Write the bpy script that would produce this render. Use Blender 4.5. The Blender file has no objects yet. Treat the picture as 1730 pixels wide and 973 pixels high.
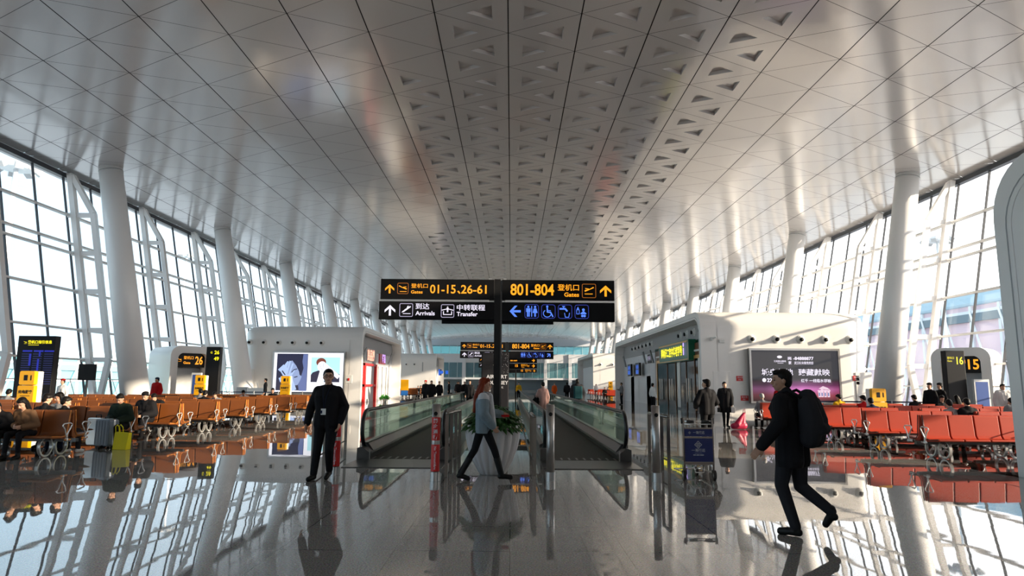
import bpy, bmesh, math, random
from mathutils import Vector, Matrix, Euler
random.seed(7)
PI = math.pi
sc = bpy.context.scene
COL = sc.collection

# ------------------------------------------------------------------ camera, sky, sun, exposure
EYE = 1.58
cam_d = bpy.data.cameras.new('camera'); cam = bpy.data.objects.new('camera', cam_d); COL.objects.link(cam)
cam_d.sensor_fit = 'HORIZONTAL'; cam_d.sensor_width = 36.0; cam_d.lens = 36.0 * 1120 / 1730
cam_d.clip_start = 0.05; cam_d.clip_end = 2000
cam.matrix_world = Matrix.Translation((0, 0, EYE)) @ Matrix.Rotation(PI/2 + math.atan(161.5/1120), 4, 'X') @ Matrix.Rotation(0.008, 4, 'Z')
sc.camera = cam
sc.view_settings.view_transform = 'Standard'; sc.view_settings.look = 'None'
sc.view_settings.gamma = 1.0; sc.view_settings.use_curve_mapping = False
sc.view_settings.exposure = 0.24
try:
    sc.cycles.max_bounces = 10; sc.cycles.transparent_max_bounces = 24
    sc.cycles.diffuse_bounces = 4; sc.cycles.glossy_bounces = 6
    sc.cycles.use_denoising = True; sc.cycles.sample_clamp_indirect = 4.0
    sc.cycles.caustics_reflective = False
except Exception: pass

SKY_STRENGTH = 2.9
w = bpy.data.worlds.new('sky'); sc.world = w; w.use_nodes = True
nt = w.node_tree; bg = nt.nodes['Background']
tc = nt.nodes.new('ShaderNodeTexCoord'); sx = nt.nodes.new('ShaderNodeSeparateXYZ'); mr = nt.nodes.new('ShaderNodeMapRange')
cr = nt.nodes.new('ShaderNodeValToRGB')
nt.links.new(tc.outputs['Generated'], sx.inputs[0])
mr.inputs['From Min'].default_value = -1; mr.inputs['From Max'].default_value = 1
nt.links.new(sx.outputs['X'], mr.inputs['Value']); nt.links.new(mr.outputs[0], cr.inputs['Fac'])
cr.color_ramp.elements[0].position = 0.2; cr.color_ramp.elements[0].color = (0.32, 0.435, 0.52, 1)
cr.color_ramp.elements[1].position = 0.85; cr.color_ramp.elements[1].color = (1.0, 0.98, 0.98, 1)
nt.links.new(cr.outputs[0], bg.inputs['Color']); bg.inputs['Strength'].default_value = SKY_STRENGTH

sun_d = bpy.data.lights.new('sun', 'SUN'); sun = bpy.data.objects.new('sun', sun_d); COL.objects.link(sun)
sun_d.energy = 10.0; sun_d.color = (1.0, 0.83, 0.62); sun_d.angle = math.radians(0.9)
sun.rotation_euler = Vector((-1, 0.29, -0.255)).to_track_quat('-Z', 'Y').to_euler()
sun.location = (60, -10, 30)

# ------------------------------------------------------------------ materials
def mat(name, col, rough=0.5, metal=0.0, spec=None, emit=None, estr=1.0, ior=None, coat=0.0, noise=None, bump=None):
    m = bpy.data.materials.new(name); m.use_nodes = True
    n = m.node_tree; b = n.nodes['Principled BSDF']
    b.inputs['Base Color'].default_value = (*col, 1); b.inputs['Roughness'].default_value = rough
    b.inputs['Metallic'].default_value = metal
    b.inputs['Specular IOR Level'].default_value = 0.5 if spec is None else spec
    if ior: b.inputs['IOR'].default_value = ior
    if coat: b.inputs['Coat Weight'].default_value = coat; b.inputs['Coat Roughness'].default_value = 0.05
    if emit: b.inputs['Emission Color'].default_value = (*emit, 1); b.inputs['Emission Strength'].default_value = estr
    if noise or bump:
        t = n.nodes.new('ShaderNodeTexCoord'); mp = n.nodes.new('ShaderNodeMapping'); n.links.new(t.outputs['Object'], mp.inputs[0])
        nz = n.nodes.new('ShaderNodeTexNoise'); n.links.new(mp.outputs[0], nz.inputs['Vector'])
        if noise:
            nz.inputs['Scale'].default_value = noise[0]
            mx = n.nodes.new('ShaderNodeMix'); mx.data_type = 'RGBA'
            mx.inputs[6].default_value = (*col, 1); mx.inputs[7].default_value = (*noise[1], 1)
            n.links.new(nz.outputs['Fac'], mx.inputs[0]); n.links.new(mx.outputs[2], b.inputs['Base Color'])
        if bump:
            nb = n.nodes.new('ShaderNodeTexNoise'); nb.inputs['Scale'].default_value = bump[0]; nb.inputs['Detail'].default_value = 2
            n.links.new(mp.outputs[0], nb.inputs['Vector'])
            bp = n.nodes.new('ShaderNodeBump'); bp.inputs['Strength'].default_value = bump[1]; bp.inputs['Distance'].default_value = bump[2]
            n.links.new(nb.outputs['Fac'], bp.inputs['Height']); n.links.new(bp.outputs[0], b.inputs['Normal'])
    return m

def glass(name, tint=(0.93, 0.97, 0.97), refl=1.5, body=None):
    m = bpy.data.materials.new(name); m.use_nodes = True; n = m.node_tree
    n.nodes.remove(n.nodes['Principled BSDF']); out = n.nodes['Material Output']
    tr = n.nodes.new('ShaderNodeBsdfTransparent'); tr.inputs[0].default_value = (*tint, 1)
    gl = n.nodes.new('ShaderNodeBsdfGlossy'); gl.inputs['Roughness'].default_value = 0.02
    gl.inputs['Color'].default_value = (0.95, 0.98, 0.97, 1)
    lw = n.nodes.new('ShaderNodeLayerWeight'); lw.inputs[0].default_value = 0.5      # Schlick reflection, the same from both sides of a thin pane
    pw = n.nodes.new('ShaderNodeMath'); pw.operation = 'POWER'; pw.inputs[1].default_value = 5; n.links.new(lw.outputs['Facing'], pw.inputs[0])
    fr = n.nodes.new('ShaderNodeMath'); fr.operation = 'MULTIPLY_ADD'; f0 = ((refl-1)/(refl+1))**2*1.8; fr.inputs[1].default_value = 1-f0; fr.inputs[2].default_value = f0; n.links.new(pw.outputs[0], fr.inputs[0])
    mx = n.nodes.new('ShaderNodeMixShader'); n.links.new(fr.outputs[0], mx.inputs[0])
    src = tr
    if body:
        df = n.nodes.new('ShaderNodeBsdfDiffuse'); df.inputs[0].default_value = (*body[0], 1)
        m2 = n.nodes.new('ShaderNodeMixShader'); m2.inputs[0].default_value = body[1]
        n.links.new(tr.outputs[0], m2.inputs[1]); n.links.new(df.outputs[0], m2.inputs[2]); src = m2
    n.links.new(src.outputs[0], mx.inputs[1]); n.links.new(gl.outputs[0], mx.inputs[2]); n.links.new(mx.outputs[0], out.inputs[0])
    return m

def emis(name, col, s=1.0): return mat(name, (0.02, 0.02, 0.02), 0.4, emit=col, estr=s)

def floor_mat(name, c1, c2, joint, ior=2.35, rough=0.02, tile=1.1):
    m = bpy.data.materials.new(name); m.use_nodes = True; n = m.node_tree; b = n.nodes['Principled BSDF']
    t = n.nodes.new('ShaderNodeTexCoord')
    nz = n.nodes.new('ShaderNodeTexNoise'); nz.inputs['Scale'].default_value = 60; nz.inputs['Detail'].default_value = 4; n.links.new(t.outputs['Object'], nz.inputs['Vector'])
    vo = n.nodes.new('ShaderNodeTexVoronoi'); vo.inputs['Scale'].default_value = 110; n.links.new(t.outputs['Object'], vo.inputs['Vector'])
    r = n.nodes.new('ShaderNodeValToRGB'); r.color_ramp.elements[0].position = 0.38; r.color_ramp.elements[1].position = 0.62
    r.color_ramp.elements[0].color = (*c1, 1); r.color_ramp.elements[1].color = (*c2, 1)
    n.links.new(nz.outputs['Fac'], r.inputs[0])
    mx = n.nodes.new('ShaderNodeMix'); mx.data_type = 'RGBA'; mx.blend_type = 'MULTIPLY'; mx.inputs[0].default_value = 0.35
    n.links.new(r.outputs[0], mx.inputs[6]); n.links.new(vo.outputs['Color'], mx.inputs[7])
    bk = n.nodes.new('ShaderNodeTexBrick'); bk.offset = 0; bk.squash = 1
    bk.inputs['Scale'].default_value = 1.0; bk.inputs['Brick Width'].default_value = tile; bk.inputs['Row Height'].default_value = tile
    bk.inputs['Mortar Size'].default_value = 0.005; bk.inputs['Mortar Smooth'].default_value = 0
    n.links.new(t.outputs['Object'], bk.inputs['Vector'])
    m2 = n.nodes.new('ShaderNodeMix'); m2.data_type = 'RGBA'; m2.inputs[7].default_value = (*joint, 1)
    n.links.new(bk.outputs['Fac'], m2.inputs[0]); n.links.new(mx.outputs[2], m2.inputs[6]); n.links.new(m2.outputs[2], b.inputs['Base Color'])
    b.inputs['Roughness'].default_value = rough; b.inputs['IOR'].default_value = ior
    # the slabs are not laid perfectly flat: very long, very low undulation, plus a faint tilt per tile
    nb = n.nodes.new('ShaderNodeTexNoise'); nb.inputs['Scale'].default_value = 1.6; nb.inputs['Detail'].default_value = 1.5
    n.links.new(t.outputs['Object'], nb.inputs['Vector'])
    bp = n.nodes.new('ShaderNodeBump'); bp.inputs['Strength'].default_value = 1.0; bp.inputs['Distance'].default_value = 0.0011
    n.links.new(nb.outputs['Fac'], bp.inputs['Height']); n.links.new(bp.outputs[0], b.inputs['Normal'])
    return m

M = {}
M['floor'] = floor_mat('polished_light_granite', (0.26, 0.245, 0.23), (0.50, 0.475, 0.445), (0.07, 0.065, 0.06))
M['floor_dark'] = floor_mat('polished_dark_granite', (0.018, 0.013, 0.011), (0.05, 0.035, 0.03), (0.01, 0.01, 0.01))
M['ceil'] = mat('satin_ceiling_panel', (0.66, 0.645, 0.645), 0.15, 0.18, ior=2.05, bump=(0.35, 0.5, 0.05))
M['gap'] = mat('ceiling_joint_shade', (0.02, 0.02, 0.022), 0.9)  # near-black base colour stands for the shadow inside the open joints
M['white'] = mat('white_painted_steel', (0.88, 0.87, 0.86), 0.35)
M['colm'] = mat('white_column_paint', (0.93, 0.93, 0.93), 0.28)
M['kiosk'] = mat('white_kiosk_shell', (0.84, 0.82, 0.80), 0.3, bump=(0.6, 0.2, 0.02))
M['kgrey'] = mat('grey_ribbed_panel', (0.42, 0.43, 0.44), 0.5)
M['kwall'] = mat('pale_shopfront_wall', (0.66, 0.68, 0.72), 0.4)
M['mull'] = mat('dark_mullion', (0.03, 0.035, 0.045), 0.4)
M['trans'] = mat('pale_transom', (0.78, 0.77, 0.75), 0.4)
M['glass'] = glass('window_glass', (0.95, 0.965, 0.97), 1.35)
M['wglass'] = glass('balustrade_glass', (0.68, 0.80, 0.77), 1.55, ((0.27, 0.38, 0.36), 0.20))
M['teal'] = glass('teal_glass', (0.5, 0.72, 0.76), 1.5, ((0.20, 0.33, 0.37), 0.6))
M['black'] = mat('black_plastic', (0.008, 0.008, 0.009), 0.45, spec=0.2)
M['rubber'] = mat('black_rubber', (0.010, 0.010, 0.011), 0.35)
M['belt'] = mat('walkway_pallet_band', (0.022, 0.021, 0.020), 0.6)
M['steel'] = mat('brushed_steel', (0.42, 0.41, 0.40), 0.30, 0.95)
M['chrome'] = mat('polished_aluminium', (0.80, 0.80, 0.80), 0.16, 0.95)
M['dsteel'] = mat('dark_steel_skirt', (0.10, 0.10, 0.10), 0.3, 0.7)
M['railm'] = mat('brown_grey_steel', (0.24, 0.22, 0.20), 0.3, 0.9)
M['teal2'] = glass('dark_teal_glass', (0.35, 0.5, 0.53), 1.5, ((0.10, 0.19, 0.22), 0.6))
M['signface'] = mat('black_sign_face', (0.006, 0.006, 0.007), 0.5, spec=0.15)
M['signpole'] = mat('dark_grey_post', (0.012, 0.012, 0.013), 0.4, spec=0.25)
M['s_or'] = emis('amber_lettering', (1.0, 0.36, 0.01), 1.15)
M['s_orl'] = emis('dim_amber_outline', (0.55, 0.16, 0.01), 0.7)
M['s_wh'] = emis('white_lettering', (0.90, 0.84, 1.0), 0.95)
M['s_whl'] = emis('pale_outline', (0.62, 0.56, 0.78), 0.7)
M['s_bl'] = emis('blue_lettering', (0.10, 0.24, 1.0), 1.0)
M['s_bll'] = emis('blue_outline', (0.06, 0.10, 0.75), 0.5)
M['s_ye'] = emis('yellow_lettering', (1.0, 0.85, 0.0), 1.2)
M['seat_o'] = mat('orange_brown_leather', (0.27, 0.085, 0.020), 0.45, spec=.3, noise=(3, (0.22, 0.065, 0.015)))
M['seat_r'] = mat('red_orange_leather', (0.42, 0.042, 0.015), 0.45, spec=.3, noise=(3, (0.36, 0.034, 0.012)))
M['red'] = mat('red_enamel', (0.62, 0.012, 0.012), 0.35)
M['plant'] = mat('white_fluted_fibreglass', (0.72, 0.71, 0.72), 0.35)
M['soil'] = mat('dark_soil', (0.03, 0.02, 0.012), 0.9)
M['leaf'] = mat('green_leaf', (0.018, 0.075, 0.015), 0.35, noise=(9, (0.03, 0.13, 0.02)))
M['yellow'] = mat('yellow_enamel', (0.86, 0.42, 0.0), 0.4)
M['offwhite'] = mat('white_plastic', (0.78, 0.78, 0.76), 0.4)
M['navy'] = mat('navy_print', (0.004, 0.014, 0.12), 0.35)
M['print_w'] = mat('white_print', (0.75, 0.75, 0.8), 0.5)
M['skin'] = mat('skin', (0.55, 0.31, 0.21), 0.5)
M['skin_shade'] = mat('shaded_skin', (0.42, 0.23, 0.15), 0.5)  # darker copy of skin; the striding man's shade is put into the colour
M['hair'] = mat('black_hair', (0.008, 0.007, 0.007), 0.45, spec=0.12)
M['auburn'] = mat('auburn_hair', (0.17, 0.028, 0.010), 0.42, spec=0.12, bump=(60, 0.6, 0.004))
M['grey_hair'] = mat('grey_hair', (0.35, 0.34, 0.33), 0.6)
M['c_black'] = mat('black_cloth', (0.010, 0.010, 0.012), 0.8, spec=0.12)
M['c_black2'] = mat('charcoal_cloth', (0.022, 0.022, 0.026), 0.85, spec=0.12)
M['c_navy'] = mat('navy_cloth', (0.012, 0.02, 0.05), 0.8, spec=0.12)
M['c_grey'] = mat('grey_cloth', (0.22, 0.22, 0.23), 0.85, spec=0.12)
M['c_white'] = mat('white_cloth', (0.72, 0.72, 0.72), 0.8, spec=0.12)
M['c_red'] = mat('red_cloth', (0.45, 0.010, 0.012), 0.8, spec=0.12)
M['c_brown'] = mat('brown_cloth', (0.20, 0.11, 0.06), 0.85, spec=0.12)
M['c_green'] = mat('dark_green_cloth', (0.018, 0.03, 0.022), 0.8, spec=0.12)
M['c_teal'] = mat('dark_teal_cloth', (0.012, 0.05, 0.06), 0.8, spec=0.12)
M['c_pink'] = mat('dusty_pink_cloth', (0.42, 0.25, 0.22), 0.85, spec=0.12)
M['c_orange'] = mat('orange_cloth', (0.75, 0.12, 0.02), 0.8, spec=0.12)
M['c_yellow'] = mat('yellow_cloth', (0.75, 0.45, 0.02), 0.8, spec=0.12)
M['denim'] = mat('washed_denim', (0.16, 0.22, 0.26), 0.8, spec=0.12, noise=(14, (0.24, 0.30, 0.34)))
M['fluff'] = mat('pale_fleece', (0.55, 0.57, 0.60), 0.95, bump=(70, 1.0, 0.01))
M['jeans'] = mat('blue_jeans', (0.02, 0.03, 0.06), 0.85, spec=0.12)
M['shoe'] = mat('black_leather', (0.008, 0.008, 0.008), 0.45, spec=0.2)
M['shoe_w'] = mat('white_trainer', (0.75, 0.74, 0.72), 0.6)
M['lens'] = mat('spectacle_frame', (0.01, 0.01, 0.01), 0.2)
M['eye'] = mat('dark_eye', (0.01, 0.008, 0.006), 0.2)
M['lip'] = mat('lip', (0.30, 0.10, 0.08), 0.5)
M['tarmac'] = mat('apron_concrete', (0.60, 0.62, 0.63), 0.8)
M['b_blue'] = mat('pale_blue_cladding', (0.42, 0.58, 0.68), 0.6)
M['b_teal'] = mat('teal_facade', (0.16, 0.42, 0.48), 0.4)
M['b_white'] = mat('white_cladding', (0.75, 0.78, 0.80), 0.6)
M['b_pink'] = mat('pink_facade', (0.80, 0.60, 0.66), 0.6)
M['b_dark'] = mat('slate_band', (0.16, 0.22, 0.26), 0.6)

# ------------------------------------------------------------------ helpers
def set_props(o, label=None, cat=None, group=None, kind=None):
    if label: o['label'] = label
    if cat: o['category'] = cat
    if group: o['group'] = group
    if kind: o['kind'] = kind
    return o

def empty(name, loc=(0, 0, 0), rz=0.0, label=None, cat=None, group=None, kind=None):
    o = bpy.data.objects.new(name, None); COL.objects.link(o)
    o.location = loc; o.rotation_euler = (0, 0, rz); o.empty_display_size = 0.2
    return set_props(o, label, cat, group, kind)

def link(name, me, m, parent=None, smooth=False):
    mats = m if isinstance(m, (list, tuple)) else [m]
    if not me.materials:
        for x in mats: me.materials.append(M[x] if isinstance(x, str) else x)
    if smooth:
        for p in me.polygons: p.use_smooth = True
        if smooth == 'angle': me.set_sharp_from_angle(angle=math.radians(40))
    o = bpy.data.objects.new(name, me); COL.objects.link(o)
    if parent: o.parent = parent
    return o

class MB:
    """collects shapes, links them as one mesh object"""
    def __init__(s): s.bm = bmesh.new(); s.mi = 0
    def face(s, pts, mi=None):
        f = s.bm.faces.new([s.bm.verts.new(p) for p in pts]); f.material_index = s.mi if mi is None else mi; return f
    def mesh(s, vs, fs, mi=None, M4=None):
        b = [s.bm.verts.new((M4 @ Vector(v)) if M4 else v) for v in vs]
        for f in fs:
            try: s.bm.faces.new([b[i] for i in f]).material_index = s.mi if mi is None else mi
            except ValueError: pass
        return b
    def box(s, a, b, M4=None, mi=None):
        x0, y0, z0 = a; x1, y1, z1 = b
        vs = [(x0,y0,z0),(x1,y0,z0),(x1,y1,z0),(x0,y1,z0),(x0,y0,z1),(x1,y0,z1),(x1,y1,z1),(x0,y1,z1)]
        return s.mesh(vs, [(0,3,2,1),(4,5,6,7),(0,1,5,4),(1,2,6,5),(2,3,7,6),(3,0,4,7)], mi, M4)
    def rbox(s, a, b, r, seg=3, axis='Z', M4=None, mi=None):
        """box with the four edges along one axis rounded"""
        ax = 'XYZ'.index(axis); o = [i for i in range(3) if i != ax]
        u0, v0, u1, v1 = a[o[0]], a[o[1]], b[o[0]], b[o[1]]
        loop = []
        for cx, cy, st in ((u1-r, v1-r, 0), (u0+r, v1-r, 1), (u0+r, v0+r, 2), (u1-r, v0+r, 3)):
            for k in range(seg+1):
                t = (st + k/seg)*PI/2; loop.append((cx+r*math.cos(t), cy+r*math.sin(t)))
        s.prism(loop, a[ax], b[ax], axis, M4, mi)
    def prism(s, loop, h0, h1, axis='Z', M4=None, mi=None):
        ax = 'XYZ'.index(axis); o = [i for i in range(3) if i != ax]; vs = []
        for h in (h0, h1):
            for u, v in loop:
                p = [0, 0, 0]; p[ax] = h; p[o[0]] = u; p[o[1]] = v; vs.append(p)
        n = len(loop)
        s.mesh(vs, [tuple(range(n-1, -1, -1)), tuple(range(n, 2*n))] + [(i, (i+1) % n, n+(i+1) % n, n+i) for i in range(n)], mi, M4)
    def bar(s, p, q, w, h=None, up=(0, 0, 1), mi=None):
        """square-section bar from p to q"""
        p = Vector(p); q = Vector(q); h = h or w; d = (q-p).normalized(); up = Vector(up)
        if abs(d.dot(up)) > 0.98: up = Vector((1, 0, 0))
        sd = d.cross(up).normalized(); u = sd.cross(d).normalized(); vs = []
        for e in (p, q):
            for a, b in ((-1,-1),(1,-1),(1,1),(-1,1)): vs.append(e + sd*a*w/2 + u*b*h/2)
        s.mesh(vs, [(0,3,2,1),(4,5,6,7),(0,1,5,4),(1,2,6,5),(2,3,7,6),(3,0,4,7)], mi)
    def cyl(s, p, q, r, r2=None, n=16, caps=True, mi=None):
        p = Vector(p); q = Vector(q); r2 = r if r2 is None else r2; d = (q-p).normalized()
        up = Vector((0, 0, 1)) if abs(d.z) < 0.95 else Vector((1, 0, 0)); a = d.cross(up).normalized(); b = a.cross(d)
        vs = [e + (a*math.cos(2*PI*k/n) + b*math.sin(2*PI*k/n))*rr for e, rr in ((p, r), (q, r2)) for k in range(n)]
        fs = [(k, (k+1) % n, n+(k+1) % n, n+k) for k in range(n)]
        if caps: fs += [tuple(range(n-1, -1, -1)), tuple(range(n, 2*n))]
        s.mesh(vs, fs, mi)
    def tube(s, pts, r, n=8, closed=False, mi=None, flat=1.0, side=None):
        pts = [Vector(p) for p in pts]; N = len(pts); rings = []; prev = None
        for i in range(N):
            if closed: d = (pts[(i+1) % N] - pts[i-1]).normalized()
            else: d = (pts[min(i+1, N-1)] - pts[max(i-1, 0)]).normalized()
            if side is not None: a = Vector(side); a = (a - d*a.dot(d)).normalized()
            elif prev is None:
                up = Vector((0, 0, 1)) if abs(d.z) < 0.9 else Vector((1, 0, 0)); a = d.cross(up).normalized()
            else: a = (prev - d*prev.dot(d)).normalized()
            prev = a; b = d.cross(a)
            rr = r[i] if isinstance(r, (list, tuple)) else r
            rings.append([s.bm.verts.new(pts[i] + a*math.cos(2*PI*k/n)*rr*flat + b*math.sin(2*PI*k/n)*rr) for k in range(n)])
        m_ = s.mi if mi is None else mi
        for i in range(N if closed else N-1):
            A, B = rings[i], rings[(i+1) % N]
            for k in range(n): s.bm.faces.new((A[k], A[(k+1) % n], B[(k+1) % n], B[k])).material_index = m_
        if not closed:
            s.bm.faces.new(rings[0][::-1]).material_index = m_; s.bm.faces.new(rings[-1]).material_index = m_
    def lathe(s, prof, n=24, flute=None, mi=None, c=(0, 0, 0)):
        rings = []
        for r, z in prof:
            ring = []
            for k in range(n):
                t = 2*PI*k/n; rr = r*(1 + (flute(t) if flute else 0)); ring.append(s.bm.verts.new((c[0]+rr*math.cos(t), c[1]+rr*math.sin(t), c[2]+z)))
            rings.append(ring)
        for A, B in zip(rings, rings[1:]):
            for k in range(n): s.bm.faces.new((A[k], A[(k+1) % n], B[(k+1) % n], B[k])).material_index = s.mi if mi is None else mi
        s.bm.faces.new(rings[0][::-1]); s.bm.faces.new(rings[-1])
    def ell(s, c, r, R=None, n=12, m=8, mi=None):
        """ellipsoid, optionally rotated by Euler R"""
        E = Euler(R).to_matrix() if R else Matrix.Identity(3); c = Vector(c); vs = [c + E @ Vector((0, 0, -r[2]))]
        for j in range(1, m):
            p = -PI/2 + PI*j/m
            for k in range(n):
                t = 2*PI*k/n; vs.append(c + E @ Vector((r[0]*math.cos(p)*math.cos(t), r[1]*math.cos(p)*math.sin(t), r[2]*math.sin(p))))
        vs.append(c + E @ Vector((0, 0, r[2]))); L = len(vs)-1
        fs = [(0, 1+(k+1) % n, 1+k) for k in range(n)] + [(L, L-n+k, L-n+(k+1) % n) for k in range(n)]
        for j in range(m-2):
            a = 1+j*n
            fs += [(a+k, a+(k+1) % n, a+n+(k+1) % n, a+n+k) for k in range(n)]
        s.mesh(vs, fs, mi)
    def cap(s, p, q, r, r2=None, n=12, mi=None):
        """tapered capsule"""
        p = Vector(p); q = Vector(q); r2 = r if r2 is None else r2; d = q-p
        if d.length < 1e-5: return s.ell(p, (r, r, r))
        d.normalize(); up = Vector((0, 0, 1)) if abs(d.z) < 0.95 else Vector((1, 0, 0)); a = d.cross(up).normalized(); b = a.cross(d)
        rings = [(p - d*r*math.sin(t), r*math.cos(t)) for t in (PI/2*0.66, PI/2*0.33, 0)] + [(q + d*r2*math.sin(t), r2*math.cos(t)) for t in (0, PI/2*0.33, PI/2*0.66)]
        vs = [c + (a*math.cos(2*PI*k/n) + b*math.sin(2*PI*k/n))*rr for c, rr in rings for k in range(n)]
        fs = []
        for j in range(5): fs += [(j*n+k, j*n+(k+1) % n, (j+1)*n+(k+1) % n, (j+1)*n+k) for k in range(n)]
        L = len(vs); vs += [p - d*r, q + d*r2]
        fs += [(L, (k+1) % n, k) for k in range(n)] + [(L+1, 5*n+k, 5*n+(k+1) % n) for k in range(n)]
        s.mesh(vs, fs, mi)
    def data(s, name):
        me = bpy.data.meshes.new(name); bmesh.ops.recalc_face_normals(s.bm, faces=s.bm.faces); s.bm.to_mesh(me); s.bm.free(); return me
    def build(s, name, m, parent=None, smooth=False, bevel=None):
        o = link(name, s.data(name), m, parent, smooth)
        if bevel:
            b = o.modifiers.new('bevel', 'BEVEL'); b.width = bevel; b.segments = 2; b.limit_method = 'ANGLE'
        return o

TS = bpy.data.scenes.new('workshop')
def evaluated(data, mods=()):
    o = bpy.data.objects.new('tmp', data); TS.collection.objects.link(o)
    for t, kw in mods:
        md = o.modifiers.new(t, t)
        for k, v in kw.items(): setattr(md, k, v)
    vl = TS.view_layers[0]; vl.update(); dg = vl.depsgraph; dg.update()
    me = bpy.data.meshes.new_from_object(o.evaluated_get(dg), depsgraph=dg)
    bpy.data.objects.remove(o, do_unlink=True); return me

def blob(name, mb, voxel, m, parent, it=4, hem=None):
    """overlapping shapes fused into one continuous skin"""
    me = mb.data(name)
    out = evaluated(me, [('REMESH', dict(mode='VOXEL', voxel_size=voxel)), ('SMOOTH', dict(factor=0.5, iterations=it))])
    out.materials.clear()
    if hem is not None:          # garment ends in a clean level hem
        bm = bmesh.new(); bm.from_mesh(out)
        g = bmesh.ops.bisect_plane(bm, geom=bm.verts[:]+bm.edges[:]+bm.faces[:], plane_co=(0, 0, hem), plane_no=(0, 0, -1), clear_outer=True)
        # keep sleeves and hands: only used where nothing else of the garment hangs lower
        bmesh.ops.holes_fill(bm, edges=[e for e in bm.edges if e.is_boundary]); bm.to_mesh(out); bm.free()
    return link(name, out, m, parent, True)

_tc = {}
def text_mesh(s, size, align='LEFT', bold=0.0, sx=1.0):
    key = (s, size, align, bold, sx)
    if key in _tc: return _tc[key]
    cu = bpy.data.curves.new('t', 'FONT'); cu.body = s; cu.size = size; cu.align_x = align; cu.align_y = 'CENTER'; cu.offset = bold
    cu.resolution_u = 3
    me = evaluated(cu)
    if sx != 1.0:
        for v in me.vertices: v.co.x *= sx
    _tc[key] = me; return me

class Flat:
    """flat lettering and pictograms in a u,v plane; F maps u,v,depth to the place"""
    def __init__(s): s.bm = bmesh.new()
    def poly(s, pts, z=0.0):
        a = sum(pts[i][0]*pts[(i+1) % len(pts)][1] - pts[(i+1) % len(pts)][0]*pts[i][1] for i in range(len(pts)))
        if a < 0: pts = pts[::-1]
        s.bm.faces.new([s.bm.verts.new((u, v, z)) for u, v in pts]); return s
    def rect(s, u0, v0, u1, v1, z=0.0): return s.poly([(u0, v0), (u1, v0), (u1, v1), (u0, v1)], z)
    def circ(s, u, v, r, n=16, z=0.0, ry=None): return s.poly([(u+r*math.cos(2*PI*k/n), v+(ry or r)*math.sin(2*PI*k/n)) for k in range(n)], z)
    def seg(s, pts, w, z=0.0):
        for a, b in zip(pts, pts[1:]):
            dx, dy = b[0]-a[0], b[1]-a[1]; L = math.hypot(dx, dy) or 1; nx, ny = -dy/L*w/2, dx/L*w/2; ex, ey = dx/L*w/4, dy/L*w/4
            s.poly([(a[0]+nx-ex, a[1]+ny-ey), (a[0]-nx-ex, a[1]-ny-ey), (b[0]-nx+ex, b[1]-ny+ey), (b[0]+nx+ex, b[1]+ny+ey)], z)
        return s
    def frame(s, u0, v0, u1, v1, w, r, z=0.0, n=4):
        def loop(g, rr):
            out = []
            for cx, cy, st in ((u1-r, v1-r, 0), (u0+r, v1-r, 1), (u0+r, v0+r, 2), (u1-r, v0+r, 3)):
                for k in range(n+1):
                    t = (st+k/n)*PI/2; out.append((cx+rr*math.cos(t), cy+rr*math.sin(t)))
            return out
        A = loop(0, r); B = loop(0, max(r-w, 0.001)); N = len(A)
        for i in range(N): s.poly([A[i], A[(i+1) % N], B[(i+1) % N], B[i]], z)
        return s
    def text(s, t, u, v, size, align='LEFT', bold=0.0, sx=1.0, z=0.0, rot=0.0):
        me = text_mesh(t, size, align, bold, sx)
        c, n = math.cos(rot), math.sin(rot); vs = [s.bm.verts.new((u+p.co.x*c-p.co.y*n, v+p.co.x*n+p.co.y*c, z)) for p in me.vertices]
        for f in me.polygons:
            try: s.bm.faces.new([vs[i] for i in f.vertices])
            except ValueError: pass
        return s
    def fit(s, t, u0, u1, v0, v1, bold=0.0, z=0.0):
        me = text_mesh(t, 1.0, 'LEFT', bold, 1.0); X = [p.co.x for p in me.vertices]; Y = [p.co.y for p in me.vertices]
        ax, bx, ay, by = min(X), max(X), min(Y), max(Y)
        vs = [s.bm.verts.new((u0+(p.co.x-ax)/(bx-ax)*(u1-u0), v0+(p.co.y-ay)/(by-ay)*(v1-v0), z)) for p in me.vertices]
        for f in me.polygons:
            try: s.bm.faces.new([vs[i] for i in f.vertices])
            except ValueError: pass
        return s
    def build(s, name, m, parent, org, ud=(1, 0, 0), vd=(0, 0, 1), wrap=None):
        U = Vector(ud).normalized(); V = Vector(vd).normalized(); N = U.cross(V)
        me = bpy.data.meshes.new(name)
        for v in s.bm.verts:
            if wrap: a = v.co.x/wrap; v.co = Vector(org) + Vector((math.sin(a)*(wrap+v.co.z), -math.cos(a)*(wrap+v.co.z), v.co.y))
            else: v.co = Vector(org) + U*v.co.x + V*v.co.y + N*v.co.z
        s.bm.to_mesh(me); s.bm.free()
        return link(name, me, m, parent)

def tree_copy(o, parent=None, loc=None, rz=None):
    c = o.copy(); COL.objects.link(c)
    if parent: c.parent = parent
    if loc is not None: c.location = loc
    if rz is not None: c.rotation_euler = (0, 0, rz)
    for ch in KIDS.get(o.name, list(o.children)): tree_copy(ch, c)
    return c
KIDS = {}

# ------------------------------------------------------------------ the hall
XC = -0.2                      # centre line of the hall
W_ = 2.41                      # spacing of the long ceiling joints
ZR = [13.56, 13.56, 13.56, 13.49, 13.42, 13.34, 13.20, 13.04, 12.88, 12.71, 12.50]
Y0, Y1 = -32.0, 176.0
def ceil_z(x):
    a = abs(x-XC)/W_; i = min(int(a), 9); t = a-i
    return ZR[i] + (ZR[i+1]-ZR[i])*t
def wall_x(z): return 21.35 + 0.2*z    # window wall leans outwards

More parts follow.
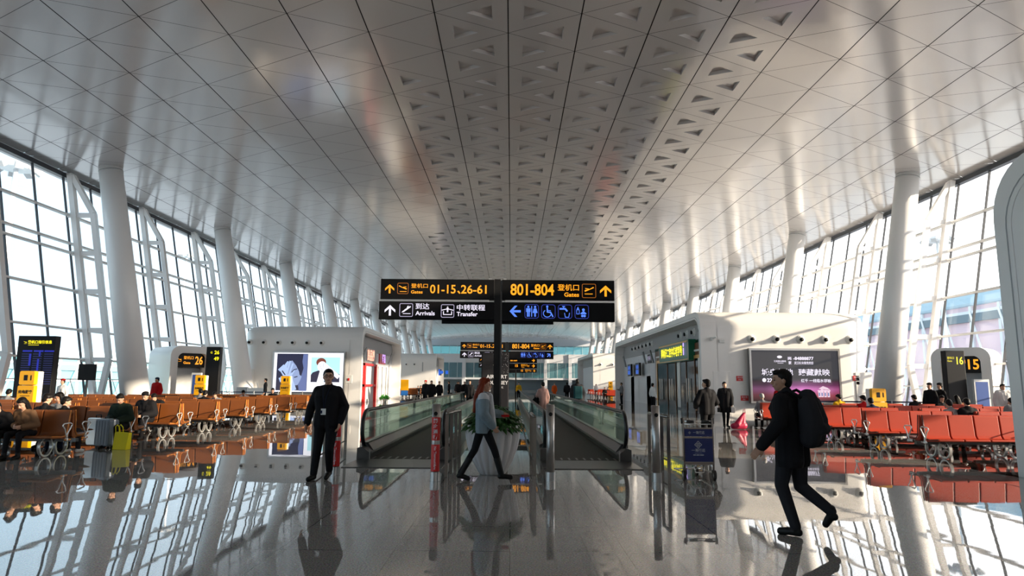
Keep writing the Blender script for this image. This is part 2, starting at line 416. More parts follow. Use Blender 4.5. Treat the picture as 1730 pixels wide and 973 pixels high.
b = MB()
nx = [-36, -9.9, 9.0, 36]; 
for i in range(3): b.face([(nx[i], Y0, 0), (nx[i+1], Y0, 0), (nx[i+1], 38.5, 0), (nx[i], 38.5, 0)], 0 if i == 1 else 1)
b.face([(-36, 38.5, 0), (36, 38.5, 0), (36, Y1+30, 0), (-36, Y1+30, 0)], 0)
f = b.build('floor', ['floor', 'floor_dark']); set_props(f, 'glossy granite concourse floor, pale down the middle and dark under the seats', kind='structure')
b = MB(); b.box((-25.6, Y0, -0.4), (25.6, Y1+30, -0.02)); set_props(b.build('trim_1', 'b_dark'), 'edge of the floor slab', kind='structure')

# ceiling of triangular panels with open joints; the middle strips carry triangular recesses
S_ = 2.48
def cpt(i, y): x = XC + i*W_; return Vector((x, y, ZR[min(abs(i), 10)]))
def panel(b, tri, hole):
    A, B, C = tri; n = (B-A).cross(C-A).normalized()
    if n.z > 0: A, B, C = A, C, B; n = -n
    P3 = [A, B, C]; cen = (A+B+C)/3; out = []
    for k in range(3):        # inset each edge: wider joint along the hall
        pass
    ds = []
    for k in range(3):
        p, q = P3[k], P3[(k+1) % 3]; e = (q-p).normalized(); inn = n.cross(e)
        if inn.dot(cen-p) < 0: inn = -inn
        g = 0.020 if abs(e.x) < 0.05 else 0.009
        ds.append((p + inn*g, e, inn))
    for k in range(3):
        p0, e0, i0 = ds[k-1]; p1, e1, i1 = ds[k]
        # intersection of the two inset edges
        t = (p1-p0).dot(i1)/e0.dot(i1); out.append(p0 + e0*t)
    if not hole: b.face(out); return
    hc = cen; H3 = [hc + (p-hc)*0.36 for p in out]; up = -n*0.14
    T3 = [hc + (p-hc)*0.345 + up for p in out]
    for k in range(3):
        j = (k+1) % 3
        b.face([out[k], out[j], H3[j], H3[k]]); b.face([H3[k], H3[j], T3[j], T3[k]])
    b.face(T3)
b = MB()
NR = 68; YS = 9.0
for i in range(-10, 10):
    par = (i % 2)
    for j in range(-1, NR):
        # line i carries its nodes at multiples of S_, odd lines shifted by half
        o0 = 0.0 if i % 2 == 0 else S_/2; o1 = S_/2 - o0
        y = YS + j*S_
        def keep(yy): return (-1 <= i <= 3) or (i == -2 and yy > 23) or (i == -3 and yy > 50)
        tri1 = (cpt(i, y+o0), cpt(i, y+o0+S_), cpt(i+1, y+o1+(S_ if o1 < o0 else 0)))
        tri2 = (cpt(i+1, y+o1), cpt(i+1, y+o1+S_), cpt(i, y+o0+(S_ if o0 < o1 else 0)))
        for t in (tri1, tri2):
            if max(p.y for p in t) > Y1: continue
            panel(b, t, keep(t[0].y))
for s in (-1, 1):                      # narrow closing strip beside the windows
    xa, xb = XC+s*10*W_, XC + s*24.55
    b.face([(xa+s*0.05, YS, ZR[10]), (xa+s*0.05, Y1, ZR[10]), (xb, Y1, ZR[10]-0.06), (xb, YS, ZR[10]-0.06)])
o = b.build('ceiling', 'ceil'); set_props(o, 'glossy white vaulted ceiling of triangular panels with triangular recesses along the middle', kind='structure')
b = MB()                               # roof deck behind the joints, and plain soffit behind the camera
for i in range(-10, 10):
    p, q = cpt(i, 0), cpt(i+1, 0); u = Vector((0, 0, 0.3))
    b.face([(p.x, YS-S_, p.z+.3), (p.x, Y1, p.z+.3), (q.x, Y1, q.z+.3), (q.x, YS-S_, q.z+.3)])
b2 = MB()
for i in range(-10, 10):
    p, q = cpt(i, 0), cpt(i+1, 0)
    b2.face([(p.x, Y0, p.z), (p.x, YS-S_+1.2, p.z), (q.x, YS-S_+1.2, q.z), (q.x, Y0, q.z)])
set_props(b.build('ceiling_deck', 'gap'), 'deck above the open ceiling joints, coloured dark for the shade in them', kind='structure')
set_props(b2.build('ceiling_rear', 'ceil'), 'plain ceiling behind the viewpoint', kind='structure')
b = MB(); b.box((-26.4, Y0, 13.9), (26.4, Y1+4, 14.6)); set_props(b.build('ceiling_roof', 'b_white'), 'roof over the hall', kind='structure')

# window walls, one window_<n> for each bay between two trusses
BAY = 6.88; YB = 34.0 - 9*BAY + 0.0    # truss lines at 34.0 + k*BAY
TZ = [10.16, 8.62, 8.12, 6.12, 4.12, 2.62]
def wp(s, z, y, inn=0.0): return (XC*0.5 + s*(wall_x(z)-inn), y, z)
def bay_meshes(s):
    g = MB(); g.face([wp(s, 0.05, 0), wp(s, 12.35, 0), wp(s, 12.35, BAY), wp(s, 0.05, BAY)]); G_ = g.data('glass')
    m = MB()
    for k in range(3): m.bar(wp(s, 0.0, k*BAY/3, 0.03), wp(s, 12.4, k*BAY/3, 0.03), 0.055, 0.10)
    M_ = m.data('mullion')
    t = MB()
    for z in TZ: t.bar(wp(s, z, 0.0, 0.12), wp(s, z, BAY, 0.12), 0.26, 0.09, up=(0, 0, 1))
    t.bar(wp(s, 0.10, 0.0, 0.10), wp(s, 0.10, BAY, 0.10), 0.2, 0.2)
    T_ = t.data('transom')
    h = MB(); h.bar(wp(s, 12.33, 0.0, 0.05), wp(s, 12.33, BAY, 0.05), 0.30, 0.24); H_ = h.data('header')
    r = MB(); r.bar(wp(s, 1.62, 0.0, 0.5), wp(s, 1.62, BAY, 0.5), 0.05, 0.05)
    for k in range(4): r.bar(wp(s, 1.62, BAY*k/4, 0.5), wp(s, 0.0, BAY*k/4, 0.8), 0.03)
    R_ = r.data('guard_rail')
    return G_, M_, T_, H_, R_
wn = 0
for s in (-1, 1):
    ms = bay_meshes(s)
    for k in range(30):
        y = YB + k*BAY - 0.0
        if y > Y1: continue
        wn += 1
        e = empty('window_%d' % wn, (0, y, 0), kind='structure')
        for nm, me, mt in zip(('glass', 'mullion', 'transom', 'header', 'guard_rail'), ms, ('glass', 'mull', 'trans', 'mull', 'trans')):
            link(nm, me, mt, e)

# white steel trusses inside the glass
def truss(s):
    e = empty('window_truss')
    out = [(12.35, 0.35), (0.0, 0.35)]
    def q(z, i): p = wp(s, z, 0, i); return p
    a = MB(); a.bar(q(12.4, .45), q(0.0, .45), 0.26, 0.30, up=(0, 1, 0)); a.build('outer_chord', 'white', e)
    a = MB(); pts = [q(12.3, .55), q(10.25, 1.45), q(2.65, 1.45), q(0.0, .55)]
    for p, r in zip(pts, pts[1:]): a.bar(p, r, 0.24, 0.26, up=(0, 1, 0))
    a.build('inner_chord', 'white', e)
    for z in (10.16, 8.12, 6.12, 4.12, 2.62):
        a = MB(); a.bar(q(z, .1), q(z, 1.5), 0.16, 0.24, up=(0, 0, 1)); a.build('rung', 'white', e)
    return e
ORD = ['first', 'second', 'third', 'fourth', 'fifth', 'sixth', 'seventh', 'eighth', 'ninth', 'tenth', 'eleventh', 'twelfth', 'thirteenth', 'fourteenth', 'fifteenth', 'sixteenth', 'seventeenth', 'eighteenth', 'nineteenth', 'twentieth', 'last but one', 'last']
for s, side in ((-1, 'left'), (1, 'right')):
    t0 = truss(s)
    for k in range(-2, 20):
        e = t0 if k == -2 else tree_copy(t0)
        e.location = (0, 34.0 + k*BAY, 0)
        set_props(e, 'white steel window truss on the %s glass wall, %s from the front' % (side, ORD[k+2]), 'truss', 'trusses along the %s windows' % side)

# leaning round columns
def column(s):
    e = empty('round_column')
    a = MB(); top = (s*21.2+XC, 0, ceil_z(21.2)+0.06); bot = (s*18.85, 0, 0)
    a.tube([bot, tuple(bot[i]*.4+top[i]*.6 for i in range(3)), top], [0.68, 0.615, 0.565], 40, side=(0, 1, 0)); a.build('shaft', 'colm', e, True)
    a = MB(); d = (Vector(top)-Vector(bot)).normalized(); p = Vector(top)-d*0.28
    a.cyl(p, p+d*0.05, 0.585, n=40); a.build('collar', 'kgrey', e, True)
    return e
for s, side in ((-1, 'left'), (1, 'right')):
    c0 = column(s)
    for k in range(-1, 11):
        e = c0 if k == -1 else tree_copy(c0)
        e.location = (0, 34.0 + k*13.76, 0)
        set_props(e, 'leaning white round column on the %s side of the hall, %s from the front' % (side, ORD[k+1]), 'column', 'columns on the %s' % side)

# far end wall with its glazed balcony
b = MB(); yw = Y1
b.box((-27, yw, 7.0), (27, yw+0.6, 9.3)); b.box((-27, yw+3, 11.4), (27, yw+3.5, 14)); b.box((-27, yw+26, 0), (27, yw+26.5, 14), mi=1)
b.box((-27, yw, 2.6), (27, yw+0.5, 3.1)); b.box((-27, yw+4, 0), (27, yw+4.4, 2.6), mi=2)
for x in (-22, -12.5, 9, 15.5, 22): b.box((x-.45, yw-.4, 0), (x+.45, yw+.6, 9.3))
b.box((-27, yw+.6, 9.1), (27, yw+26, 9.3)); b.box((-27, yw+.6, 2.7), (27, yw+26, 3.0))
set_props(b.build('wall_far', ['kwall', 'b_teal', 'b_dark']), 'white banded end wall of the hall', kind='structure')
b = MB(); b.face([(-26, yw+.1, 9.3), (26, yw+.1, 9.3), (26, yw+.1, 11.5), (-26, yw+.1, 11.5)]); e = b.build('window_%d' % (wn+2), 'teal'); set_props(e, kind='structure')
b = MB(); b.face([(-26, yw+.2, 3.1), (26, yw+.2, 3.1), (26, yw+.2, 7), (-26, yw+.2, 7)])
e = b.build('window_%d' % (wn+1), 'teal2'); set_props(e, kind='structure')
b = MB()
for k in range(24):
    x = -25.3 + k*2.2; b.box((x, yw-.02, 9.3), (x+.06, yw+.08, 11.5)); b.box((x, yw-.02, 3.1), (x+.08, yw+.08, 7))
b.build('mullion', 'b_white', e)
# unseen wall added behind the viewpoint, full height to keep sky light off the ceiling
b = MB(); b.box((-26, Y0-.5, 0), (26, Y0, 14.0)); set_props(b.build('wall_rear_blocker', 'white'), kind='structure')

# ------------------------------------------------------------------ outside
b = MB(); b.face([(-900, -500, -5.2), (900, -500, -5.2), (900, 1400, -5.2), (-900, 1400, -5.2)])
set_props(b.build('ground', 'tarmac'), 'pale concrete apron outside the windows', kind='structure')
def pier(x, y0, y1, z1, s, label):
    e = empty('terminal_building', (x, (y0+y1)/2, -5.2), label=label, cat='building'); L = (y1-y0)/2; h = z1+5.2
    a = MB(); a.box((0 if s < 0 else 0, -L, 0), (s*30, L, h-2.2)); a.build('facade', 'b_teal' if s < 0 else 'b_pink', e)
    a = MB(); a.box((-s*.6, -L-1, h-2.2), (s*31, L+1, h)); a.build('roof', 'b_blue', e, bevel=.4)
    a = MB()
    n = int(L*2/6)
    for k in range(n): a.box((-s*.35, -L+k*6, 0), (-s*.02, -L+k*6+.5, h-2.2))
    for z in (3.0, 6.5, h-3.4): a.box((-s*.4, -L, z), (-s*.02, L, z+.45))
    a.build('frame', 'b_white', e)
    a = MB()
    for k in range(n): a.tube([(-s*.6, -L+k*6, 0), (-s*.6, -L+k*6+6, h-3)], .16, 6)
    a.build('brace', 'b_white', e)
    a = MB(); a.box((-s*.5, -L, h-4.6), (-s*.05, L, h-3.4)); a.build('shade_band', 'b_dark', e)
    return e
pier(-95, 20, 330, 8.2, -1, 'low teal-glazed terminal pier across the apron on the left')
pier(70, 70, 260, 16.0, 1, 'pink-fronted terminal building with pale blue roof outside the right windows')
def mast(x, y, h, label):
    e = empty('light_mast', (x, y, -5.2), label=label, cat='light mast')
    a = MB(); a.tube([(0, 0, 0), (0, 0, h)], [.35, .18], 12); a.build('pole', 'b_white', e, True)
    a = MB(); a.cyl((0, 0, h-.6), (0, 0, h-.2), 1.3, n=16); a.build('ring', 'b_white', e)
    for k in range(8):
        t = k*PI/4; a = MB(); a.box((-.35, -.3, -.25), (.35, .3, .25), Matrix.Translation((1.6*math.cos(t), 1.6*math.sin(t), h-.5)) @ Matrix.Rotation(t, 4, 'Z') @ Matrix.Rotation(.6, 4, 'Y'))
        a.build('floodlight', 'kgrey', e)
mast(-43.5, 56, 25.6, 'tall white apron light mast at the far left of the windows')
mast(-64, 128, 31.5, 'apron light mast seen behind the third left column')
mast(55, 84, 26, 'apron light mast seen through the right windows')

# ------------------------------------------------------------------ white retail kiosks
def rr(y0, y1, z0, z1, r, n=6, rb=0.0):
    """outline in y,z: square feet, rounded shoulders"""
    pts = [(y0, z0), (y1, z0)]
    for k in range(n+1): t = k/n*PI/2; pts.append((y1-r+r*math.cos(t), z1-r+r*math.sin(t)))
    for k in range(n+1): t = PI/2+k/n*PI/2; pts.append((y0+r+r*math.cos(t), z1-r+r*math.sin(t)))
    return pts
def kiosk(s, xa, xo, ya, yb, h, label, fasc=True, ends=True):
    """s = side of the hall; aisle face at s*xa, outer end at s*xo, front ya, back yb"""
    e = empty('retail_kiosk', (s*xa, ya, 0), label=label, cat='kiosk', group='white retail kiosks')
    D_ = xo-xa; L = yb-ya; dep = 0.9
    a = MB(); lo = rr(0, L, 0, h, 1.05, 8); N = len(lo); rings = []
    secs = [(dep, 0, 0)]
    R = 1.3
    for k in range(7): t = k/6*PI/2; secs.append((D_-R+R*math.sin(t), R*(1-math.cos(t)), 0))
    for x, ins, _ in secs:
        ring = [a.bm.verts.new((s*x, min(max(u, ins), L-ins) if True else u, min(v, h-ins*0.9))) for u, v in lo]
        rings.append(ring)
    for A, B in zip(rings, rings[1:]):
        for k in range(N):
            j = (k+1) % N
            if (A[k].co-A[j].co).length < 1e-4 and (B[k].co-B[j].co).length < 1e-4: continue
            a.bm.faces.new((A[k], A[j], B[j], B[k]))
    a.bm.faces.new(rings[-1]); a.bm.faces.new(rings[0][::-1])
    bmesh.ops.remove_doubles(a.bm, verts=a.bm.verts, dist=1e-4)
    o = a.build('shell', 'kiosk', e, 'angle'); o.modifiers.new('flat faces stay flat', 'WEIGHTED_NORMAL').keep_sharp = True
    # portal frame facing the aisle
    a = MB(); outer = rr(0, L, 0, h, 1.05, 8); w_ = 0.42; inner = rr(w_, L-w_, 0, h-w_, 0.85, 8); n = len(outer)
    for x0_, x1_, A, B in ((0, dep, outer, outer),):
        pass
    vo = [[a.bm.verts.new((s*x, u, v)) for u, v in outer] for x in (0.0, dep+.02)]
    vi = [[a.bm.verts.new((s*x, u, v)) for u, v in inner] for x in (0.0, dep)]
    for k in range(1, n):
        j = (k+1) % n
        a.bm.faces.new((vo[0][k], vo[0][j], vo[1][j], vo[1][k])); a.bm.faces.new((vi[0][k], vi[0][j], vi[1][j], vi[1][k])); a.bm.faces.new((vo[0][k], vo[0][j], vi[0][j], vi[0][k]))
    a.build('portal_frame', 'kiosk', e)
    a = MB(); g0 = rr(w_*.72, L-w_*.72, 0, h-w_*.72, .95, 8); a.tube([(-s*.004, u, v) for u, v in g0[1:]] + [(-s*.004, g0[0][0], 0)], .012, 5); a.build('groove', 'kgrey', e)
    a = MB(); x = dep-.06
    y_ = w_+.02
    while y_ < L-w_-.1: a.box((min(s*x, s*(x+.05)), y_, h-1.62), (max(s*x, s*(x+.05)), y_+.09, h-w_-.03)); y_ += .13
    a.build('ribbed_fascia', 'kgrey', e)
    a = MB(); a.box((min(s*(dep-.03), s*(dep+.03)), w_, 0.0), (max(s*(dep-.03), s*(dep+.03)), L-w_, h-1.65)); a.build('shopfront_wall', 'kwall', e)
    return e, D_, L
def nozzle(e, p, d, r=0.24):
    p = Vector(p); d = Vector(d)
    a = MB(); a.tube([p, p+d*.03, p+d*.05], [r, r*.97, r*.85], 20, side=(0, 0, 1)); a.ell(p+d*.02, (r*.74,)*3, n=16, m=10); o = a.build('air_nozzle', 'offwhite', e, True)
    a = MB(); q = p+d*(.02+r*.52) + Vector((0, 0, -.02)); a.tube([q, q+d*.10], r*.45, 16, side=(0, 0, 1)); a.build('nozzle_throat', 'black', o, True)
def doorpanel(e, x0, x1, z1, y, handle=0.15):
    a = MB(); a.box((x0, y-.02, 0), (x1, y+.01, z1)); o = a.build('service_door', 'kiosk', e, bevel=.01)
    a = MB(); a.box((x0+handle, y-.09, 1.02), (x0+handle+.14, y-.05, 1.05)); a.cyl((x0+handle, y-.08, 1.035), (x0+handle, y, 1.035), .02, n=8); a.build('door_handle', 'steel', o)
def firetag(e, x, z, y, sx=.42):
    a = MB(); a.box((x, y-.02, z), (x+sx, y, z+.28)); o = a.build('red_notice', 'red', e)
    F = Flat(); F.text('消火栓', x+.04, z+.19, .11).text('FIRE', x+.1, z+.07, .08); F.build('notice_lettering', 'print_w', o, (0, y-.025, 0))
    a = MB(); a.box((x+sx*.5, y-.02, z-.2), (x+sx, y, z-.03)); a.build('white_notice', 'offwhite', e)

# left kiosk
KL, dL, lL = kiosk(-1, 11.0, 19.95, 49.0, 66.5, 5.72, 'white retail kiosk on the left with a bright lightbox of two portraits')
for k in range(6): nozzle(KL, (-(8.3-k*1.06), 0, 4.45), (0, -1, 0), .21)
a = MB(); a.box((-8.92, -.06, 3.35), (-8.80, 0, 4.75)); a.build('metal_strip', 'kgrey', KL, bevel=.01)
doorpanel(KL, -8.75, -7.85, 2.5, 0); firetag(KL, -8.75, 2.35, 0)
a = MB(); a.box((-1.15, -.03, 1.5), (-.65, 0, 2.1)); o = a.build('alarm_panel', 'offwhite', KL, bevel=.01); a = MB(); a.box((-.96, -.06, 1.7), (-.84, -.03, 1.88)); a.build('alarm_button', 'red', o)
# its shopfront to the aisle (recess at x = -0.9, facing +x)
def shopbox(e, s, y0, y1, z0, z1, nm, m, out=.05, dep=.9):
    a = MB(); xa = s*(dep-out); xb = s*(dep+.02); a.box((min(xa, xb), y0, z0), (max(xa, xb), y1, z1)); return a.build(nm, m, e)
M['b_cyan_p'] = mat('pale_cyan_poster', (0.35, 0.68, 0.78), 0.5)
M['violet'] = emis('violet_sign_light', (0.55, 0.35, 1.0), 1.3)
M['s_pinkw'] = emis('warm_pink_sign_light', (1.0, 0.45, 0.30), 1.4)
shopbox(KL, -1, .9, 3.1, .55, 3.35, 'wall_poster', 'b_cyan_p')
o = shopbox(KL, -1, .95, 2.6, 3.45, 4.15, 'shop_sign', 'black', .12)
Flat().text('便利店', 0, .1, .42).text('SHOP', .1, -.2, .25).build('sign_lettering', 's_whl', o, (-.76, 1.1, 3.8), (0, 1, 0))
shopbox(KL, -1, 4.4, 9.2, 3.15, 4.4, 'sign_panel', 'kgrey', .10)
o = shopbox(KL, -1, 5.3, 8.2, 3.35, 4.1, 'shop_sign', 'kgrey', .14)
Flat().text('良品铺', 0, 0, .95, bold=.03).build('sign_lettering', 's_pinkw', o, (-.74, 5.3, 3.75), (0, 1, 0))
for y in (4.4, 8.8): shopbox(KL, -1, y, y+.4, 0, 3.1, 'door_post', 'red', .22)
for z in (1.25, 2.95): shopbox(KL, -1, 4.4, 9.2, z, z+.18, 'door_rail', 'red', .2)
shopbox(KL, -1, 4.8, 8.8, .05, 2.95, 'shop_interior', 'black', .01)
shopbox(KL, -1, 10.3, 14.2, 0, 3.0, 'shop_interior', 'black', .02)
for y in (10.3, 12.2, 14.1): shopbox(KL, -1, y, y+.12, 0, 3.0, 'door_post', 'steel', .1)
o = shopbox(KL, -1, 10.6, 13.4, 3.25, 4.15, 'shop_sign', 'red', .12); Flat().text('伊品', 0, 0, .8, bold=.03).build('sign_lettering', 'violet', o, (-.76, 11.7, 3.7), (0, 1, 0))
for y in (3.3, 14.6): 
    a = MB(); a.bar((-.75, y, 3.3), (-.45, y+.25, 4.3), .10); a.build('strip_lamp', 'kgrey', KL)
shopbox(KL, -1, .6, 4.3, 0, .28, 'plinth', 'black', .08)

# right kiosk
KR, dR, lR = kiosk(1, 10.55, 20.1, 37.0, 68.0, 5.75, 'large white retail kiosk on the right with a green and brown shopfront')
for k, x in enumerate((13.37, 14.75, 16.1, 17.45, 18.85)): nozzle(KR, (x-10.55, 0, 4.15), (0, -1, 0), .24)
doorpanel(KR, .62, 1.6, 2.35, 0, .7); firetag(KR, 1.9, 1.82, 0, .36); firetag(KR, 2.1, .75, 0, .42); firetag(KR, 8.35, 1.88, 0, .34)
doorpanel(KR, 8.5, 9.4, 2.35, 0, .1)
a = MB(); a.box((.55, -.28, 4.05), (.67, 0, 4.22)); a.tube([(.6, -.25, 4.15), (.75, -.38, 4.22)], .05, 10); a.build('camera_bracket', 'offwhite', KR)
a = MB(); a.box((1.0, -.1, 3.92), (1.3, 0, 4.1)); a.build('small_box', 'offwhite', KR, bevel=.01)
M['wood'] = mat('brown_stone_cladding', (0.20, 0.085, 0.035), 0.45, noise=(14, (0.13, 0.055, 0.022)))
M['gold'] = mat('gold_trim', (0.75, 0.42, 0.12), 0.35, 0.3)
M['greenp'] = mat('green_enamel_panel', (0.012, 0.16, 0.085), 0.35)
M['shop_in'] = mat('dark_shop_glass', (0.006, 0.007, 0.008), 0.08, spec=.2)
y0_, y1_ = 1.0, 15.5      # shopfront span along the aisle face
def SB(y0, y1, z0, z1, nm, m, out): return shopbox(KR, 1, y0, y1, z0, z1, nm, m, out)
SB(y0_-.5, y1_+.3, 0, 4.35, 'green_surround', 'greenp', .06)
SB(y0_, y1_, 0, 4.15, 'stone_surround', 'wood', .12)
SB(y0_+1.2, y1_-.9, 0, 3.25, 'shop_glass', 'shop_in', .16)
for y in (y0_+1.0, y1_-.9): SB(y, y+.16, 0, 3.35, 'gold_trim', 'gold', .2)
SB(y0_+1.0, y0_+3.2, 3.2, 3.4, 'gold_trim', 'gold', .2); SB(y1_-3.3, y1_-.75, 3.2, 3.4, 'gold_trim', 'gold', .2)
for y in (y0_+.75, y1_-.65): SB(y, y+.12, 0, 3.65, 'white_trim', 'offwhite', .18)
SB(y0_+.75, y0_+3.2, 3.62, 3.74, 'white_trim', 'offwhite', .18); SB(y1_-3.3, y1_-.53, 3.62, 3.74, 'white_trim', 'offwhite', .18)
o = SB(y0_+3.1, y1_-3.2, 3.1, 4.4, 'shop_sign', 'greenp', .5)
F = Flat(); L1_ = (y1_-3.2)-(y0_+3.1); F.frame(.05, -.6, L1_-.05, .6, .05, .06); F.rect(.2, .48, L1_-.3, .56); F.build('sign_border', 'gold', o, (.36, y1_-3.2, 3.75), (0, -1, 0))
Flat().fit('蔡林记二宝中华老字号', .75, L1_-1.5, -.34, .36, .03).build('sign_lettering', 's_ye', o, (.34, y1_-3.3, 3.75), (0, -1, 0))
Flat().rect(0, -.3, .22, .15).circ(.11, .35, .14).build('sign_mark', 'violet', o, (.33, y0_+4.2, 3.75), (0, -1, 0))
for y in (4.0, 6.0, 8.8, 11.2): SB(y, y+.10, 0, 3.2, 'door_post', 'wood', .2)
for y in (2.5, 7.6): o = SB(y, y+.75, .1, 3.2, 'tall_poster', 'offwhite', .19)
for y in (5.2, 5.75, 9.7, 10.4, 12.8, 13.4):
    a = MB(); a.tube([(.66, y, .5), (.66, y, 2.0)], .035, 8); a.build('door_handle', 'steel', KR)
a = MB(); a.box((.48, .45, 1.5), (.66, .9, 3.4)); o = a.build('side_display', 'black', KR); 
Flat().circ(.2, .5, .14).circ(.2, 1.0, .1).rect(.1, .1, .3, .3).build('display_picture', 'violet', o, (.46, .9, 1.55), (0, -1, 0))
for y in (2.6, 4.3, 6.0, 7.6, 16.8, 18.4, 20, 21.6, 23.2, 24.8): nozzle(KR, (.86, y, 4.85), (-1, 0, 0), .26)
M['screen_b'] = emis('blue_screen', (0.02, 0.14, 0.75), .8)
for y, t in ((24.2, 0), (20.2, 1)):
    a = MB(); a.box((.42, y, 2.35), (.56, y+1.8, 3.45)); o = a.build('blue_display', 'black', KR)
    F = Flat(); F.circ(.55, .7, .2).rect(.3, .1, .8, .45).circ(1.2, .7, .2).rect(1.0, .1, 1.4, .45); F.build('display_picture', 'screen_b', o, (.40, y+1.8, 2.4), (0, -1, 0))
for y in (16.3, 18.2, 22.8, 26.6): SB(y, y+.1, 0, 3.9, 'wall_joint', 'kgrey', .03)
o = SB(17.0, 18.6, 3.35, 4.05, 'shop_sign', 'black', .1); Flat().text('洗手间', 0, 0, .4).build('sign_lettering', 's_whl', o, (.78, 18.5, 3.7), (0, -1, 0))
for y in (16.1, 19.0, 28.8):
    a = MB(); a.bar((.75, y, 3.3), (.45, y-.25, 4.3), .12); a.build('strip_lamp', 'kgrey', KR)
for y in (17.8, 25.2): SB(y, y+1.6, 0, 2.3, 'service_door', 'kgrey', .03)

# kiosk at the right edge of the view
KN, dN, lN = kiosk(1, 9.12, 15.2, -4.0, 12.25, 5.75, 'grey-white kiosk end cut off by the right edge of the photo')
a = MB(); a.prism([p for p in rr(.32, lN-.32, 0, 5.75-.32, .95, 8)], .012, .5, 'X'); a.build('flush_panel', 'kiosk', KN)
# further kiosks
K2, d2, l2 = kiosk(-1, 10.7, 19.3, 95, 106, 5.75, 'smaller white kiosk farther down the left side')
for k in range(5): nozzle(K2, (-(7.7-k*1.15), 0, 4.2), (0, -1, 0), .2)
a = MB(); a.box((-2.0, -.06, 3.2), (-1.86, 0, 4.5)); a.build('metal_strip', 'kgrey', K2)
a = MB(); a.box((.05, 3.4, 2.7), (.25, 5.2, 3.6)); o = a.build('blue_display', 'black', K2); Flat().circ(.45, .45, .25).rect(1.0, .2, 1.4, .7).build('display_picture', 'screen_b', o, (-.0, 3.39, 2.7), (1, 0, 0))
a = MB(); a.box((-.02, 3.35, 2.72), (.22, 3.39, 3.58)); 
a.build('display_face', 'screen_b', o)
K3, d3, l3 = kiosk(1, 10.9, 19.3, 89, 110, 5.75, 'farther white kiosk on the right behind the red seats')
for k in range(4): nozzle(K3, (1.0+k*1.6, 0, 4.2), (0, -1, 0), .2)

# ------------------------------------------------------------------ advertising
def board(name, x0, x1, z0, z1, y, label, depth=.28, fm='steel'):
    e = empty(name, ((x0+x1)/2, y, z0), label=label, cat='billboard'); w = (x1-x0)/2; h = z1-z0; t = .11
    a = MB(); a.box((-w, -depth, 0), (-w+t, 0, h)); a.box((w-t, -depth, 0), (w, 0, h)); a.box((-w+t, -depth, 0), (w-t, 0, t)); a.box((-w+t, -depth, h-t), (w-t, 0, h)); a.build('frame', fm, e)
    return e, w, h, t
E1, w, h, t = board('lightbox_billboard', -17.45, -12.15, .75, 3.80, 48.98, 'large lit white lightbox with a blue-toned portrait and a suited figure')
M['lb_v'] = emis('villa_pink_white', (0.75, 0.55, 0.66), 1); M['lb_w'] = emis('lightbox_white', (0.93, 0.93, 1.0), 1.15); M['lb_n'] = emis('lightbox_navy', (0.012, 0.012, 0.045), 1); M['lb_b'] = emis('lightbox_pale_blue', (0.42, 0.55, 0.85), 1)
M['lb_c'] = emis('lightbox_cyan', (0.48, 0.86, 0.95), 1); M['lb_m'] = emis('lightbox_mid_blue', (0.12, 0.16, 0.36), 1); M['lb_r'] = emis('lightbox_brown', (0.20, 0.05, 0.03), 1); M['lb_s'] = emis('lightbox_grey', (0.28, 0.36, 0.60), 1)
face = MB(); face.box((-w+t, -.22, t), (w-t, -.02, h-t)); scr = face.build('light_panel', 'lb_w', E1)
org = (-w, -.225, 0); W2 = 2*w
def UV(pts): return [(p[0]/100*W2, (1-p[1]/100)*h) for p in pts]   # percentages from the top left
Flat().rect(.06*W2, .07*h, .485*W2, .94*h).build('portrait_ground', 'lb_n', scr, org)
F = Flat(); F.poly(UV([(42, 7), (48, 7), (48, 94), (38, 94), (36, 75), (41, 55), (43, 40), (41, 25)]), .002); F.build('portrait_wall', 'lb_m', scr, org)
F = Flat(); F.poly(UV([(20, 28), (27, 22), (33, 35), (37, 48), (38, 56), (41, 60), (39, 70), (36, 80), (30, 82), (26, 76), (22, 60), (18, 45)]), .004); F.build('portrait_face', 'lb_s', scr, org)
F = Flat()
for a_, b_, c_ in (((12, 48), (20, 28), .13), ((16, 55), (21, 25), .12), ((20, 56), (24, 24), .12), ((23, 58), (28, 30), .11), ((12, 68), (26, 58), .32), ((24, 60), (31, 90), .34), ((10, 45), (16, 35), .2), ((27, 55), (30, 46), .14)):
    F.seg(UV([a_, b_]), c_, .006)
F.poly(UV([(10, 44), (18, 35), (22, 42), (21, 60), (15, 58)]), .005); F.poly(UV([(12, 60), (22, 56), (27, 62), (24, 74), (15, 72)]), .005); F.build('portrait_hands', 'lb_b', scr, org)
F = Flat(); F.seg(UV([(27, 50), (30, 44), (34, 42)]), .06, .008); F.seg(UV([(31, 62), (35, 60)]), .07, .008); F.seg(UV([(14, 47), (18, 56)]), .08, .008); F.seg(UV([(17, 63), (19, 72)]), .04, .008); F.build('portrait_lines', 'lb_n', scr, org)
Flat().poly(UV([(53.5, 14), (93, 14), (93, 73), (53.5, 73)]), .002).build('picture_ground', 'lb_c', scr, org)
F = Flat(); F.poly(UV([(53.5, 56), (56, 50), (66, 44), (70, 50), (68, 60), (62, 73), (53.5, 73)]), .004); F.poly(UV([(74, 44), (93, 54), (93, 73), (72, 73)]), .004); F.build('suit', 'lb_n', scr, org)
F = Flat(); F.circ(.67*W2, (1-.26)*h, .36, 18, .005, .32); F.build('picture_hair', 'lb_r', scr, org)
F = Flat(); F.circ(.685*W2, (1-.36)*h, .34, 18, .007, .38); F.seg(UV([(73, 34), (91, 60)]), .3, .007); F.poly(UV([(66, 44), (76, 44), (74, 60), (70, 80), (62, 73)]), .006); F.build('white_cloth', 'lb_w', scr, org)
